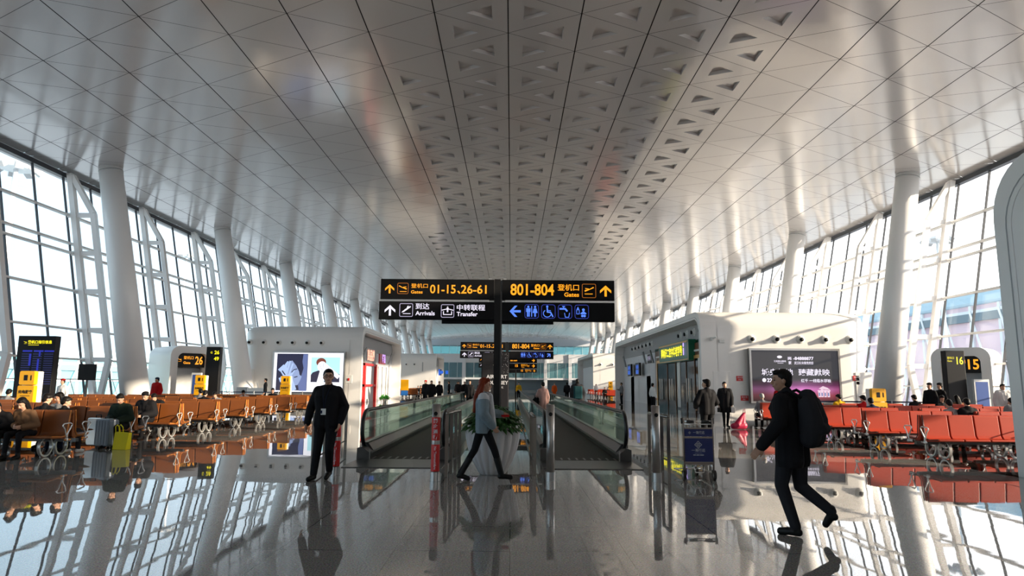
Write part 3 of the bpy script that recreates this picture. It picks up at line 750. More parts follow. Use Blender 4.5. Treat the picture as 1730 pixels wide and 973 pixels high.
F = Flat(); F.seg(UV([(65, 30), (67, 40), (70, 46)]), .02, .009); F.seg(UV([(70, 28), (71, 42)]), .02, .009); F.seg(UV([(76, 36), (80, 46)]), .02, .009); F.build('cloth_folds', 'lb_m', scr, org)

E2, w, h, t = board('screen_billboard', 13.1, 18.1, .62, 3.62, 36.98, 'large dark screen advert with white Chinese lettering and a pink sunset', .32)
sm = bpy.data.materials.new('screen_picture'); sm.use_nodes = True; n = sm.node_tree; pb = n.nodes['Principled BSDF']; pb.inputs['Base Color'].default_value = (.02, .02, .02, 1); pb.inputs['Roughness'].default_value = .3; pb.inputs['Specular IOR Level'].default_value = .15
tcn = n.nodes.new('ShaderNodeTexCoord'); sp = n.nodes.new('ShaderNodeSeparateXYZ'); n.links.new(tcn.outputs['Generated'], sp.inputs[0])
r1 = n.nodes.new('ShaderNodeValToRGB'); n.links.new(sp.outputs['Z'], r1.inputs[0]); e_ = r1.color_ramp.elements
e_[0].position = 0; e_[0].color = (.05, .015, .02, 1); e_[1].position = 1; e_[1].color = (.045, .045, .052, 1)
for p, c in ((.12, (.30, .06, .09, 1)), (.24, (.42, .13, .34, 1)), (.32, (.14, .04, .12, 1)), (.42, (.05, .04, .05, 1))): q = e_.new(p); q.color = c
r2 = n.nodes.new('ShaderNodeValToRGB'); n.links.new(sp.outputs['X'], r2.inputs[0]); e_ = r2.color_ramp.elements
e_[0].position = .15; e_[0].color = (.35, .35, .35, 1); e_[1].position = 1; e_[1].color = (.7, .5, .5, 1); q = e_.new(.58); q.color = (1.6, 1.6, 1.6, 1)
mm = n.nodes.new('ShaderNodeMix'); mm.data_type = 'RGBA'; mm.blend_type = 'MULTIPLY'; mm.inputs[0].default_value = 1; n.links.new(r1.outputs[0], mm.inputs[6]); n.links.new(r2.outputs[0], mm.inputs[7])
r3 = n.nodes.new('ShaderNodeMapRange'); r3.inputs['From Min'].default_value = .4; r3.inputs['From Max'].default_value = .46; n.links.new(sp.outputs['Z'], r3.inputs[0])
m3 = n.nodes.new('ShaderNodeMix'); m3.data_type = 'RGBA'; n.links.new(r3.outputs[0], m3.inputs[0]); n.links.new(mm.outputs[2], m3.inputs[6]); m3.inputs[7].default_value = (.045, .045, .052, 1)
n.links.new(m3.outputs[2], pb.inputs['Emission Color']); pb.inputs['Emission Strength'].default_value = 1.0
M['screenpic'] = sm
face = MB(); face.box((-w+t, -.22, t), (w-t, -.02, h-t)); scr = face.build('screen', 'screenpic', E2)
org = (-w, -.225, 0); W2 = 2*w
Flat().fit('城央领地', .135*W2, .48*W2, .505*h, .63*h, .012).build('headline', 's_wh', scr, org)
Flat().fit('臻藏献映', .54*W2, .885*W2, .505*h, .63*h, .012).build('headline', 's_wh', scr, org)
Flat().fit('228-2611', .19*W2, .40*W2, .385*h, .455*h, .03).circ(.16*W2, .42*h, .11).build('phone_line', 's_wh', scr, org)
Flat().fit('红千 一线临水领袖', .565*W2, .89*W2, .385*h, .45*h, .015).build('tag_line', 's_wh', scr, org)
Flat().fit('-84888877', .49*W2, .715*W2, .79*h, .85*h, .03).fit('武汉城央尊贵府邸', .50*W2, .71*W2, .71*h, .765*h, .01).build('number_line', 's_wh', scr, org)
Flat().circ(.34*W2, .845*h, .14, 16, 0, .075).build('company_mark', 's_wh', scr, org)
Flat().fit('江悦景合御苑', .275*W2, .41*W2, .75*h, .80*h, .015).rect(.315*W2, .728*h, .38*W2, .735*h).build('company_name', 's_wh', scr, org)
F = Flat().fit('尚', .43*W2, .47*W2, .79*h, .85*h, .02).fit('家', .435*W2, .47*W2, .71*h, .77*h, .02)
F.build('seal_characters', 's_wh', scr, org)
F = Flat()
for u, hh in ((.745, .12), (.775, .15), (.81, .13), (.845, .11)): F.rect(u*W2, .12*h, (u+.028)*W2, (.12+hh)*h)
F.poly(UV([(75, 73), (80, 68), (85, 71), (88, 75)])); F.rect(.74*W2, .225*h, .88*W2, .245*h); F.build('picture_villa', 'lb_v', scr, org)
F = Flat()
for u in (.75, .78, .815, .85): F.rect(u*W2, .14*h, (u+.014)*W2, .20*h, .002)
F.build('villa_windows', 'lb_m', scr, org)

# ------------------------------------------------------------------ moving walkways
def walkway(xc, y0, y1, label):
    e = empty('moving_walkway', (xc, y0, 0), label=label, cat='moving walkway', group='moving walkways down the middle'); L = y1-y0
    hw = .84
    a = MB(); a.box((-hw+.12, .15, 0.002), (hw-.12, L, .018)); a.build('pallet_band', 'belt', e)
    a = MB()
    for k in range(9):
        x = -hw+.2+k*(2*hw-.4)/8; a.box((x-.02, .12, .018), (x+.02, .5, .022))
    a.box((-hw-.1, -1.25, 0.0), (hw+.1, .14, .014)); a.build('comb_plate', 'dsteel', e)
    for s in (-1, 1):
        x = s*hw
        a = MB(); lo = [(.25, .30)]
        pts = [(.10, .34), (L, .34), (L, .97)] + [(.42+.36*math.cos(PI/2+t*PI/12), .61+.36*math.sin(PI/2+t*PI/12)) for t in range(0, 11)]
        pts = [(L, .34), (L, .96), (.42, .96)] + [(.42+.40*math.cos(PI/2+t*PI/10), .62+.34*math.sin(PI/2+t*PI/10)) for t in range(1, 10)] + [(.40, .34)]
        a.prism(pts, x-.006, x+.006, 'X'); a.build('glass_panel', 'wglass', e)
        a = MB(); path = [(x, L, 1.0), (x, L*.5, 1.0), (x, .42, 1.0)] + [(x, .42+.44*math.cos(PI/2+t*PI/12), .62+.38*math.sin(PI/2+t*PI/12)) for t in range(1, 12)] + [(x, .46, .235), (x, .8, .235)]
        a.tube(path, .038, 10, flat=1.15, side=(1, 0, 0)); a.build('handrail', 'rubber', e, True)
        a = MB(); a.tube([(x, L, .958), (x, L*.5, .958), (x, .42, .958)] + [(x, .42+.40*math.cos(PI/2+t*PI/12), .62+.34*math.sin(PI/2+t*PI/12)) for t in range(1, 12)], .014, 8, flat=1.6, side=(1, 0, 0)); a.build('handrail_guide', 'chrome', e, True)
        a = MB(); xi = x-s*.16; xo = x+s*.10
        lo = [(xi, 0), (xi, .16), (x-s*.03, .33), (x+s*.03, .33), (xo, .30), (xo, 0)]
        a.prism(lo, .42, L, 'Y'); a.prism([(xi, 0), (xi, .15), (x, .27), (xo, .24), (xo, 0)], .0, .42, 'Y'); a.build('skirt', 'dsteel', e)
        a = MB(); a.bar((x-s*.02, .3, .338), (x-s*.02, L, .338), .10, .012); a.build('deck_strip', 'steel', e)
        a = MB(); a.bar((xi-s*.012, .2, .13), (xi-s*.012, L, .13), .012, .02); a.build('skirt_trim', 'chrome', e)
        a = MB()
        a.box((xi-s*.002 if s > 0 else xi-.0, -.02, 0), (xi+.02, .0, .22)); a.build('end_cap', 'steel', e)
walkway(-2.23, 14.0, 62.0, 'left moving walkway with glass sides and black handrails')
walkway(1.55, 14.0, 62.0, 'right moving walkway with glass sides and black handrails')

# ------------------------------------------------------------------ bollards and rails at the walkway mouths
def bollard(x, y, red, label):
    e = empty('bollard', (x, y, 0), label=label, cat='bollard')
    a = MB(); a.cyl((0, 0, .05), (0, 0, 1.235), .068, n=28); a.build('post', 'steel', e, True)
    for p in e.children[0].data.polygons: p.use_smooth = len(p.vertices) < 6
    a = MB(); a.cyl((0, 0, 0), (0, 0, .14), .082, n=28); a.build('base_sleeve', 'steel', e)
    a = MB(); a.cyl((0, -.062, 1.08), (0, -.074, 1.08), .032, n=16); a.build('round_socket', 'black', e)
    if red:
        a = MB(); a.cyl((0, 0, .15), (0, 0, .58), .0715, n=28); s1 = a.build('red_sleeve', 'red', e)
        a = MB(); a.cyl((0, 0, .645), (0, 0, 1.02), .0715, n=28); s2 = a.build('red_sleeve', 'red', e)
        F = Flat()
        for k, c in enumerate('禁止通行'): F.text(c, 0, .96-k*.088, .078, 'CENTER', bold=.0015)
        F.build('lettering', 'print_w', s2, (0, 0, 0), wrap=.0725)
        F = Flat(); F.text('No Thoroughfare', .0, .555, .052, 'LEFT', bold=.001, rot=-PI/2); F.build('lettering', 'print_w', s1, (0, 0, 0), wrap=.0725)
bollard(-3.02, 11.75, True, 'red sleeved bollard behind the standing man in black')
bollard(-1.24, 11.2, True, 'red sleeved bollard with white writing left of the walking woman')
bollard(.66, 11.3, False, 'plain steel bollard at the mouth of the right walkway')
bollard(2.42, 11.3, False, 'plain steel bollard left of the luggage trolley')
def rail(pts, label, h=1.0, mid=True):
    e = empty('guard_rail', (pts[0][0], pts[0][1], 0), label=label, cat='guard rail'); o = Vector((pts[0][0], pts[0][1], 0))
    P_ = [Vector((p[0], p[1], 0))-o for p in pts]; u = Vector((0, 0, 1))
    for p in P_:
        a = MB(); a.box((p.x-.028, p.y-.022, 0), (p.x+.028, p.y+.022, h-.02)); a.build('post', 'railm', e)
    a = MB()
    a.tube([P_[0]+u*h]+[P_[-1]+u*h], .03, 10); a.build('top_rail', 'railm', e, True)
    a = MB(); a.tube([P_[0]+u*.22, P_[-1]+u*.22], .016, 8); a.build('lower_rail', 'dsteel', e, True)
rail([(-3.52, 12.1), (-3.62, 13.2), (-3.78, 14.6), (-3.9, 16.0)], 'steel guard rail left of the left walkway')
rail([(-1.1, 11.65), (-1.06, 12.1), (-1.02, 12.55), (-.98, 13.0)], 'steel guard rail between red bollard and planter', 1.06)
rail([(.42, 11.9), (.42, 12.6), (.40, 13.4)], 'steel guard rail right of the planter')
rail([(2.86, 12.3), (2.84, 12.75), (2.84, 13.9)], 'steel guard rail behind the right bollard')

# ------------------------------------------------------------------ planter
e = empty('planter', (-.32, 12.05, 0), label='white fluted egg-shaped planter in front of the sign post', cat='planter')
prof = [(.20, 0), (.23, .02), (.30, .14), (.375, .30), (.43, .46), (.462, .62), (.478, .76), (.482, .86), (.462, .86), (.45, .80), (.44, .74)]
a = MB(); a.lathe(prof, 144, flute=lambda t: .10*abs(math.sin(9*t))-.06); a.build('bowl', 'plant', e, True)
a = MB(); a.cyl((0, 0, .76), (0, 0, .79), .43, n=24); a.build('soil', 'soil', e)
def leaves(n, R, zb, zt, size, droop=.5, seed=3):
    rnd = random.Random(seed); a = MB()
    for k in range(n):
        t = rnd.uniform(0, 2*PI); q = rnd.random()**.6; r0 = R*q; z = zb + (zt-zb)*math.sqrt(1-q**2*.93)*rnd.uniform(.25, 1) ; L = size*rnd.uniform(.6, 1.2); w = L*rnd.uniform(.42, .62)
        d = Vector((math.cos(t), math.sin(t), rnd.uniform(-.5, .9)*(1-q*.6))).normalized(); sd = d.cross(Vector((0, 0, 1))).normalized(); up = sd.cross(d)
        base = Vector((r0*math.cos(t), r0*math.sin(t), z)); c = [base + d*L*u_ - Vector((0, 0, 1))*droop*L*u_*u_ for u_ in (0, .3, .65, 1)]
        ws = (.15, 1, .75, .05); row = [[a.bm.verts.new(c[i] + sd*w*ws[i]*.5*x + up*(-.12*w*abs(x))) for x in (-1, 0, 1)] for i in range(4)]
        for i in range(3):
            for j in range(2): a.bm.faces.new((row[i][j], row[i][j+1], row[i+1][j+1], row[i+1][j]))
    return a
e = empty('potted_plant', (-.32, 12.05, .79), label='bushy green plant growing in the white planter', cat='plant')
leaves(1500, .43, -.02, .40, .15, .5).build('foliage', 'leaf', e)
a = MB()
for k in range(14):
    t = k*2.4; a.tube([(0, 0, -.02), (.1*math.cos(t), .1*math.sin(t), .1), (.3*math.cos(t), .3*math.sin(t), .24)], .006, 5)
a.build('stems', 'leaf', e)

# ------------------------------------------------------------------ overhead direction signs
def arrow(F, u, v, s, rot=0.0):
    c, n = math.cos(rot), math.sin(rot)
    def R(p): return (u+(p[0]*c-p[1]*n)*s, v+(p[0]*n+p[1]*c)*s)
    F.poly([R(p) for p in [(-.10, -.5), (.10, -.5), (.10, .2), (-.10, .2)]])
    F.poly([R(p) for p in [(0, .5), (.5, .04), (.5, -.20), (0, .24)]]); F.poly([R(p) for p in [(0, .5), (0, .24), (-.5, -.20), (-.5, .04)]])
def plane(F, u, v, s, up=1, flip=1):
    def R(p): return (u+p[0]*s*flip, v+p[1]*s)
    if up > 0: body = [(-.42, .22), (.34, -.12), (.40, -.05), (.36, .02), (.0, .10), (-.36, .30)]; wing = [(-.12, .06), (.30, .12), (.36, .2), (.05, .16)]
    else: body = [(-.42, -.22), (-.2, -.16), (.42, .30), (.34, .38), (-.1, .10), (-.36, -.12)]; wing = [(-.05, .0), (.10, .38), (.2, .4), (.18, .12)]
    F.poly([R(p) for p in body]); F.poly([R(p) for p in wing])
    F.poly([R(p) for p in [(-.30, -.34), (.38, -.34), (.38, -.28), (-.30, -.28)]])
def man_icon(F, u, v, s, skirt=False):
    F.circ(u, v+.36*s, .09*s, 10)
    if skirt: F.poly([(u-.1*s, v+.24*s), (u+.1*s, v+.24*s), (u+.2*s, v-.12*s), (u-.2*s, v-.12*s)]); F.rect(u-.07*s, v-.42*s, u-.015*s, v-.12*s).rect(u+.015*s, v-.42*s, u+.07*s, v-.12*s)
    else: F.rect(u-.17*s, v-.05*s, u+.17*s, v+.25*s).rect(u-.11*s, v-.42*s, u-.015*s, v-.05*s).rect(u+.015*s, v-.42*s, u+.11*s, v-.05*s)
def sign_panel(e, x0, x1, z0, z1, y=0.0):
    a = MB(); a.box((x0, y-.06, z0), (x1, y+.06, z1)); return a.build('sign_panel', 'signface', e, bevel=.008)
def icons_blue(F, G_, u, v, s):
    for k in range(4): c = u+k*s*1.19; G_.frame(c-s*.5, v-s*.5, c+s*.5, v+s*.5, .009, .05)
    man_icon(F, u-s*.24, v, s*.9); man_icon(F, u+s*.24, v, s*.9, True); F.rect(u-.008, v-.38*s, u+.008, v+.38*s)
    c = u+s*1.19; F.circ(c-.08*s, v+.35*s, .08*s, 10); F.seg([(c-.08*s, v+.24*s), (c-.07*s, v-.04*s), (c+.16*s, v-.06*s), (c+.32*s, v-.36*s)], .09*s); F.seg([(c-.07*s, v+.08*s), (c+.16*s, v+.06*s)], .05*s)
    F.seg([(c-.08*s+.28*s*math.cos(t), v-.14*s+.26*s*math.sin(t)) for t in [2.2+k*.42 for k in range(11)]], .05*s)
    c = u+s*2.38; F.seg([(c-.36*s, v+.2*s), (c+.02*s, v+.2*s), (c+.14*s, v+.04*s)], .12*s); F.rect(c-.2*s, v+.34*s, c+.0*s, v+.4*s); F.rect(c-.13*s, v+.2*s, c-.07*s, v+.36*s); F.seg([(c-.04*s, v-.1*s), (c+.02*s, v-.4*s), (c+.26*s, v-.4*s), (c+.32*s, v-.1*s)], .045*s)
    c = u+s*3.57; F.seg([(c-.36*s, v+.14*s), (c-.36*s, v-.16*s), (c-.18*s, v-.16*s), (c-.18*s, v+.14*s), (c-.36*s, v+.14*s)], .04*s); F.poly([(c-.36*s, v+.18*s), (c-.18*s, v+.18*s), (c-.27*s, v+.36*s)]); F.circ(c+.12*s, v+.14*s, .1*s, 12)
    F.poly([(c+.12*s, v+.06*s), (c+.34*s, v-.12*s), (c+.3*s, v-.18*s), (c-.06*s, v-.18*s), (c-.1*s, v-.12*s)]); F.circ(c+.04*s, v-.30*s, .09*s, 10); F.circ(c+.2*s, v-.30*s, .09*s, 10)
def gantry(x, y, label, kind):
    e = empty('direction_sign', (x, y, 0), label=label, cat='sign', group='overhead direction signs')
    a = MB(); a.box((-.085, -.05, 0), (.035, .09, 3.62)); a.build('post', 'signpole', e)
    a = MB(); a.box((.035, -.03, 0), (.065, .06, 3.6)); a.build('post_edge', 'dsteel', e)
    yf = -.065
    # left panels
    p1 = sign_panel(e, -2.33, -.085, 3.205, 3.61); p2 = sign_panel(e, -2.35, -.085, 2.81, 3.165)
    p3 = sign_panel(e, .065, 2.28, 3.205, 3.61); p4 = sign_panel(e, .065, 2.28, 2.79, 3.165)
    for x0, x1 in ((-2.34, -.19), (.13, 2.27)):
        a = MB(); a.box((x0, -.05, 3.165), (x1, .05, 3.205)); a.build('divider_rail', 'chrome', e)
    a = MB(); a.box((-1.12, .02, 2.74), (-.085, .09, 2.82)); a.box((.065, .02, 2.74), (1.08, .09, 2.80)); a.build('lower_box', 'signface', e)
    for xx in (-.17, .12):
        a = MB(); a.box((xx-.03, -.04, 3.60), (xx+.03, .04, 3.64)); a.build('fixing_clip', 'chrome', e)
    if kind < 3:
        F = Flat(); G_ = Flat(); arrow(F, -2.15, 3.41, .18); plane(F, -1.89, 3.42, .20); G_.frame(-2.0, 3.31, -1.78, 3.53, .010, .03)
        F.fit('登机口', -1.73, -1.40, 3.43, 3.52, .006).fit('Gates', -1.73, -1.50, 3.32, 3.385, .02).fit('01-15', -1.355, -.85, 3.325, 3.50, .015).fit('26-61', -.745, -.24, 3.325, 3.50, .015).poly([(-.82, 3.37), (-.79, 3.385), (-.755, 3.335), (-.775, 3.32)])
        F.build('amber_lettering', 's_or', p1, (0, yf, 0)); G_.build('amber_outline', 's_orl', p1, (0, yf, 0))
        F = Flat(); G_ = Flat(); arrow(F, -2.13, 2.985, .21); plane(F, -1.81, 2.99, .22, -1)
        F.fit('到达', -1.63, -1.36, 3.01, 3.13, .01).fit('Arrivals', -1.63, -1.25, 2.89, 2.975, .02)
        F.fit('中转联程', -.82, -.265, 2.99, 3.11, .01).fit('Transfer', -.82, -.41, 2.88, 2.965, .02)
        man_icon(F, -1.0, 3.01, .13); F.seg([(-1.08, 2.97), (-1.08, 2.91), (-.92, 2.91), (-.92, 2.97)], .016); F.seg([(-1.11, 2.995), (-1.03, 3.015)], .016); F.seg([(-.97, 3.015), (-.89, 2.995)], .016)
        G_.frame(-1.945, 2.86, -1.68, 3.125, .012, .03); G_.frame(-1.13, 2.85, -.87, 3.11, .012, .03)
        F.build('white_lettering', 's_wh', p2, (0, yf, 0)); G_.build('white_outline', 's_whl', p2, (0, yf, 0))
        F = Flat(); G_ = Flat(); F.fit('801-804', .23, 1.09, 3.30, 3.53, .02).fit('登机口', 1.16, 1.58, 3.40, 3.53, .007).fit('Gates', 1.29, 1.58, 3.28, 3.365, .02)
        plane(F, 1.78, 3.41, .23, 1, -1); arrow(F, 2.105, 3.40, .22); G_.frame(1.64, 3.26, 1.915, 3.54, .010, .03)
        F.build('amber_lettering', 's_or', p3, (0, yf, 0)); G_.build('amber_outline', 's_orl', p3, (0, yf, 0))
        F = Flat(); G_ = Flat()
        if kind == 1: arrow(F, .325, 2.985, .22, PI/2); icons_blue(F, G_, .65, 2.985, .275)
        else: arrow(F, 2.05, 2.985, .21, -PI/4); icons_blue(F, G_, .78, 2.99, .26)
        F.build('blue_lettering', 's_bl', p4, (0, yf, 0)); G_.build('blue_outline', 's_bll', p4, (0, yf, 0))
    else:
        F = Flat(); arrow(F, -2.1, 3.42, .22); plane(F, -1.8, 3.42, .24); F.text('登机口', -1.55, 3.45, .15).text('01-15', -1.0, 3.41, .24, sx=.8).build('amber_lettering', 's_or', p1, (0, yf, 0))
        F = Flat(); arrow(F, -2.1, 2.985, .22); plane(F, -1.8, 2.99, .24, -1); F.text('到达', -1.5, 3.0, .18).build('white_lettering', 's_wh', p2, (0, yf, 0))
        F = Flat(); F.text('15', .5, 2.98, .28, bold=.006).text('登机口', 1.0, 3.02, .18).text('Gates', 1.05, 2.88, .1); plane(F, 1.62, 2.98, .22, 1, -1); arrow(F, 2.0, 2.98, .24, -PI/2)
        F.text('801-804', .17, 3.40, .2, bold=.004, sx=.80); arrow(F, 2.0, 3.41, .24, -PI/2); F.build('amber_lettering', 's_or', p4, (0, yf, 0))
gantry(-.26, 13.0, 'large black overhead direction sign on a post behind the planter, nearest of its row', 1)
gantry(-.20, 33.0, 'second black overhead direction sign with a diagonal blue arrow', 2)
gantry(-.25, 53.0, 'third black overhead direction sign, partly behind the dark pillar board', 3)
gantry(.5, 73.0, 'fourth and smallest black overhead direction sign far down the hall', 4)

# dark information totem
e = empty('information_totem', (-.50, 20.6, 0), label='tall dark information board with white AIRPORT JOURNEY lettering', cat='totem')
a = MB(); a.rbox((-.42, -.14, .0), (.42, .14, 2.52), .03); bd = a.build('board', 'c_black2', e)
F = Flat(); F.text('AIRPORT', -.26, 1.78, .155, bold=.003).text('JOURNEY', -.26, 1.60, .155, bold=.003).build('title', 'print_w', bd, (0, -.145, 0)); F = Flat(); F.text('空港', -.26, 1.46, .07).text('之旅', -.26, 1.36, .07).text('文化', .12, 1.46, .07)
for k in range(6): F.rect(-.26, 1.02-k*.09, -.26+.12+.03*(k % 3), 1.035-k*.09)
F.build('lettering', 'print_w', bd, (0, -.145, 0))
rnd = random.Random(5); F = Flat()
for k in range(60): u_ = rnd.uniform(-.05, .40); v_ = 2.48-rnd.random()**1.5*.6; F.circ(u_, v_, rnd.uniform(.003, .009), 6)
F.build('star_dots', 'print_w', bd, (0, -.145, 0))

# ------------------------------------------------------------------ luggage trolley
e = empty('luggage_trolley', (3.17, 11.45, 0), label='steel luggage trolley with two navy advertising panels', cat='trolley')
M['tray'] = mat('taupe_powder_coat', (0.30, 0.24, 0.21), 0.4, 0.4)
for s in (-1, 1):
    a = MB(); a.tube([(s*.245, 0, .12), (s*.245, 0, .92), (s*.245, .02, 1.03)], .014, 8); a.build('upright', 'tray', e, True)
a = MB(); a.tube([(-.25, .02, .97), (.25, .02, .97)], .014, 8); a.tube([(-.245, .0, .925), (.245, .0, .925)], .010, 8); a.build('handle_bar', 'chrome', e, True)
for x in (-.19, .07):
    a = MB(); a.tube([(x, .02, .965), (x+.12, .02, .965)], .028, 10); a.build('rubber_grip', 'rubber', e, True)
for s in (-1, 1):
    a = MB(); a.tube([(s*.26, .02, .93), (s*.265, .04, 1.02)], .022, 8); a.build('end_grip', 'rubber', e, True)
for z in (.855, .705, .29, .27):
    a = MB(); a.box((-.25, -.02, z-.012), (.25, .01, z+.012)); a.build('cross_bar', 'tray', e)
a = MB(); a.box((-.235, -.012, .722), (.235, .004, .845)); pt = a.build('upper_panel', 'navy', e)
a = MB(); a.box((-.235, -.012, .305), (.235, .004, .69)); pl = a.build('lower_panel', 'navy', e)
def logo(F, u, v, s):
    for dx, dy in ((0, .30), (.30, 0), (0, -.30), (-.30, 0)): F.seg([(u+(dx+a_)*s, v+(dy+b_)*s) for a_, b_ in ((0, .2), (.2, 0), (0, -.2), (-.2, 0), (0, .2))], .055*s)
F = Flat(); logo(F, -.15, .783, .045); F.build('emblem', 'print_w', pt, (0, -.015, 0)); F = Flat(); F.text('一海行远', -.095, .783, .055, sx=.9).build('lettering', 'print_w', pt, (0, -.015, 0))
F = Flat(); logo(F, -.01, .585, .12); F.build('emblem', 'print_w', pl, (0, -.015, 0)); F = Flat(); F.text('一海行远', -.01, .49, .058, 'CENTER').text('400-888-8888', -.01, .415, .032, 'CENTER').rect(-.07, .445, .05, .447).build('lettering', 'print_w', pl, (0, -.015, 0))
a = MB(); a.tube([(-.21, 0, .27), (-.24, .1, .12), (-.24, .75, .10)], .012, 8); a.tube([(.21, 0, .27), (.24, .1, .12), (.24, .75, .10)], .012, 8)
a.tube([(-.09, 0, .25), (-.07, -.02, .13), (.07, -.02, .13), (.09, 0, .25)], .009, 8); a.tube([(-.05, 0, .24), (-.05, .4, .13), (-.1, .8, .10)], .009, 8); a.tube([(.05, 0, .24), (.05, .4, .13), (.1, .8, .10)], .009, 8); a.tube([(-.24, .75, .10), (.24, .75, .10)], .012, 8); a.tube([(-.2, .02, .255), (.2, .02, .255)], .01, 8); a.build('base_frame', 'chrome', e, True)
for x, y, r in ((-.255, .02, .085), (.255, .02, .085), (-.10, .55, .075), (.10, .55, .075)):
    a = MB(); a.tube([(x-.018, y, r), (x+.018, y, r)], r, 20, side=(0, 0, 1)); wh = a.build('wheel', 'rubber', e)
    a = MB(); a.tube([(x-.022, y, r), (x+.022, y, r)], r*.45, 14, side=(0, 0, 1)); a.build('hub', 'chrome', wh)

# ------------------------------------------------------------------ beam seating
def ring_leg(a, x, yc, D_=.41, w=.06):
    n = 28; c = (yc, D_/2+.005)
    for k in range(n):
        t0, t1 = 2*PI*k/n, 2*PI*(k+1)/n
        pts = []
        for t in (t0, t1):
            for r in (D_/2, D_/2-.034):
                for dx in (-w/2, w/2): pts.append((x+dx, c[0]+r*math.cos(t), c[1]+r*math.sin(t)))
        a.mesh(pts, [(0, 1, 5, 4), (2, 6, 7, 3), (0, 4, 6, 2), (1, 3, 7, 5)])
def bench_proto(m, edge, arm, x_in):
    """double-sided four-seat bench, inner end at x = 0 going outwards along +x"""
    e = empty('waiting_bench'); SW = .575
    for side in (-1, 1):
        for k in range(4):
            x0 = .16 + k*SW + .012; x1 = x0+SW-.03
            # seat and back shell in profile
            pr = [(.56, .455), (.60, .445), (.61, .415), (.57, .395), (.20, .375), (.12, .36), (.05, .40), (.015, .90), (.03, .945), (.065, .955), (.085, .93), (.13, .50), (.17, .44), (.24, .425)]
            a = MB(); a.prism([(side*y, z) for y, z in pr], x0, x1, 'X'); a.build('seat', m, e, bevel=.012)
        a = MB(); a.tube([(x1+.008, side*y, z) for y, z in ((.08, .95), (.115, .70), (.135, .50), (.19, .43), (.3, .415), (.59, .44))], .011, 6); a.build('edge_piping', edge, e, True)
        a = MB(); a.tube([(.16, side*y, z) for y, z in ((.08, .95), (.115, .70), (.135, .50), (.19, .43), (.3, .415), (.59, .44))], .011, 6); a.build('edge_piping', edge, e, True)
        for x in (.05, .16+4*SW+.07):
            a = MB(); pts = [(x, side*y, z) for y, z in ((.27, .37), (.30, .46), (.20, .60), (.16, .665), (.22, .70), (.42, .69), (.46, .655), (.38, .58), (.33, .46))]
            a.tube(pts, .013, 8, closed=True); a.tube([(x, side*.30, .40), (x, side*.30, .33)], .03, 8); a.build('armrest', arm, e, True)
            a = MB(); a.tube([(x, side*.18, .36), (x, side*.36, .36)], .02, 6); a.build('arm_bracket', edge if m == 'seat_o' else arm, e, True)
        for x in (.52, .16+4*SW-.36):
            a = MB(); ring_leg(a, x, side*.24); a.build('ring_leg', arm, e)
    a = MB(); a.box((.02, -.05, .30), (.16+4*SW+.1, .05, .37)); a.build('beam', 'dsteel', e)
    for x in (.52, .16+4*SW-.36):
        a = MB(); a.box((x-.03, -.42, .33), (x+.03, .42, .375)); a.build('seat_bracket', 'dsteel', e)
    return e
M['arm_c'] = mat('cast_aluminium', (0.78, 0.77, 0.75), 0.25, 0.6)
M['edge_o'] = mat('amber_piping', (0.75, 0.26, 0.04), 0.35)
M['edge_r'] = mat('dark_piping', (0.10, 0.015, 0.01), 0.4)
pL = bench_proto('seat_o', 'edge_o', 'arm_c', 0); pR = bench_proto('seat_r', 'edge_r', 'arm_c', 0)
BL = 2.95
colname = ['beside the aisle', 'second from the aisle', 'third from the aisle', 'fourth from the aisle']
def lay(proto, s, rows, ncol, colour, skip):
    used = False
    for r, y in enumerate(rows):
        for c in range(ncol):
            if (r, c) in skip: continue
            x = s*(9.12 + c*BL)
            if abs(x)/y > .86: continue
            e = proto if not used else tree_copy(proto); used = True
            e.location = (x, y, 0); e.rotation_euler = (0, 0, 0 if s > 0 else PI)
            set_props(e, '%s double-sided waiting bench, %s row from the front, %s' % (colour, ORD[r], colname[c]), 'bench', '%s waiting benches' % colour)
rowsL = [14.3+2.34*k for k in range(9)]; rowsR = [15.3+2.42*k for k in range(5)]
lay(pL, -1, rowsL, 4, 'orange-brown', {(8, 3), (2, 3), (3, 3), (4, 3)})
lay(pR, 1, rowsR, 4, 'red-orange', {(2, 3), (1, 3), (3, 3)})
# far benches beside the second kiosks
def far_row(proto, s, y0, n, x, colour, where):
    for k in range(n):
        e = tree_copy(proto); e.location = (x, y0+k*2.4, 0); e.rotation_euler = (0, 0, 0 if s > 0 else PI)
        set_props(e, '%s bench %s, %s of its row' % (colour, where, ORD[k]), 'bench', 'far %s benches' % colour)
far_row(pL, -1, 70, 8, -9.6, 'orange-brown', 'beside the second left kiosk'); far_row(pR, 1, 71, 7, 9.6, 'red-orange', 'in front of the far right kiosk')

# ------------------------------------------------------------------ pylons, service boxes, gate portals, screens
e = empty('flight_information_board', (-17.9, 25.2, 0), label='black flight information board with blue tables on the left', cat='information board')
a = MB(); a.rbox((-.70, -.16, 0), (.70, .16, 3.22), .02); bd = a.build('cabinet', 'black', e)
M['tab_b'] = emis('blue_table', (0.01, 0.02, 0.55), .6); M['tab_d'] = emis('dim_blue_table', (0.005, 0.008, 0.12), .6)
F = Flat(); F.text('登机口指引信息', -.32, 2.98, .13, bold=.003).rect(-.3, 2.87, .1, 2.885); plane(F, -.42, 2.97, .14); F.build('amber_heading', 's_ye', bd, (0, -.165, 0))
F = Flat()
for x in (-.48, -.06, .34): F.rect(x, 2.62, x+.36, 2.68)
F.rect(-.22, 2.1, -.14, 2.55).rect(.14, 2.45, .20, 2.62).rect(.10, 1.85, .17, 2.35).rect(-.24, 1.55, -.16, 1.85); F.build('blue_tables', 'tab_b', bd, (0, -.166, 0))
F = Flat()
for k in range(14):
    for x in (-.5, -.08, .34): F.rect(x, 2.52-k*.085, x+.34, 2.555-k*.085)
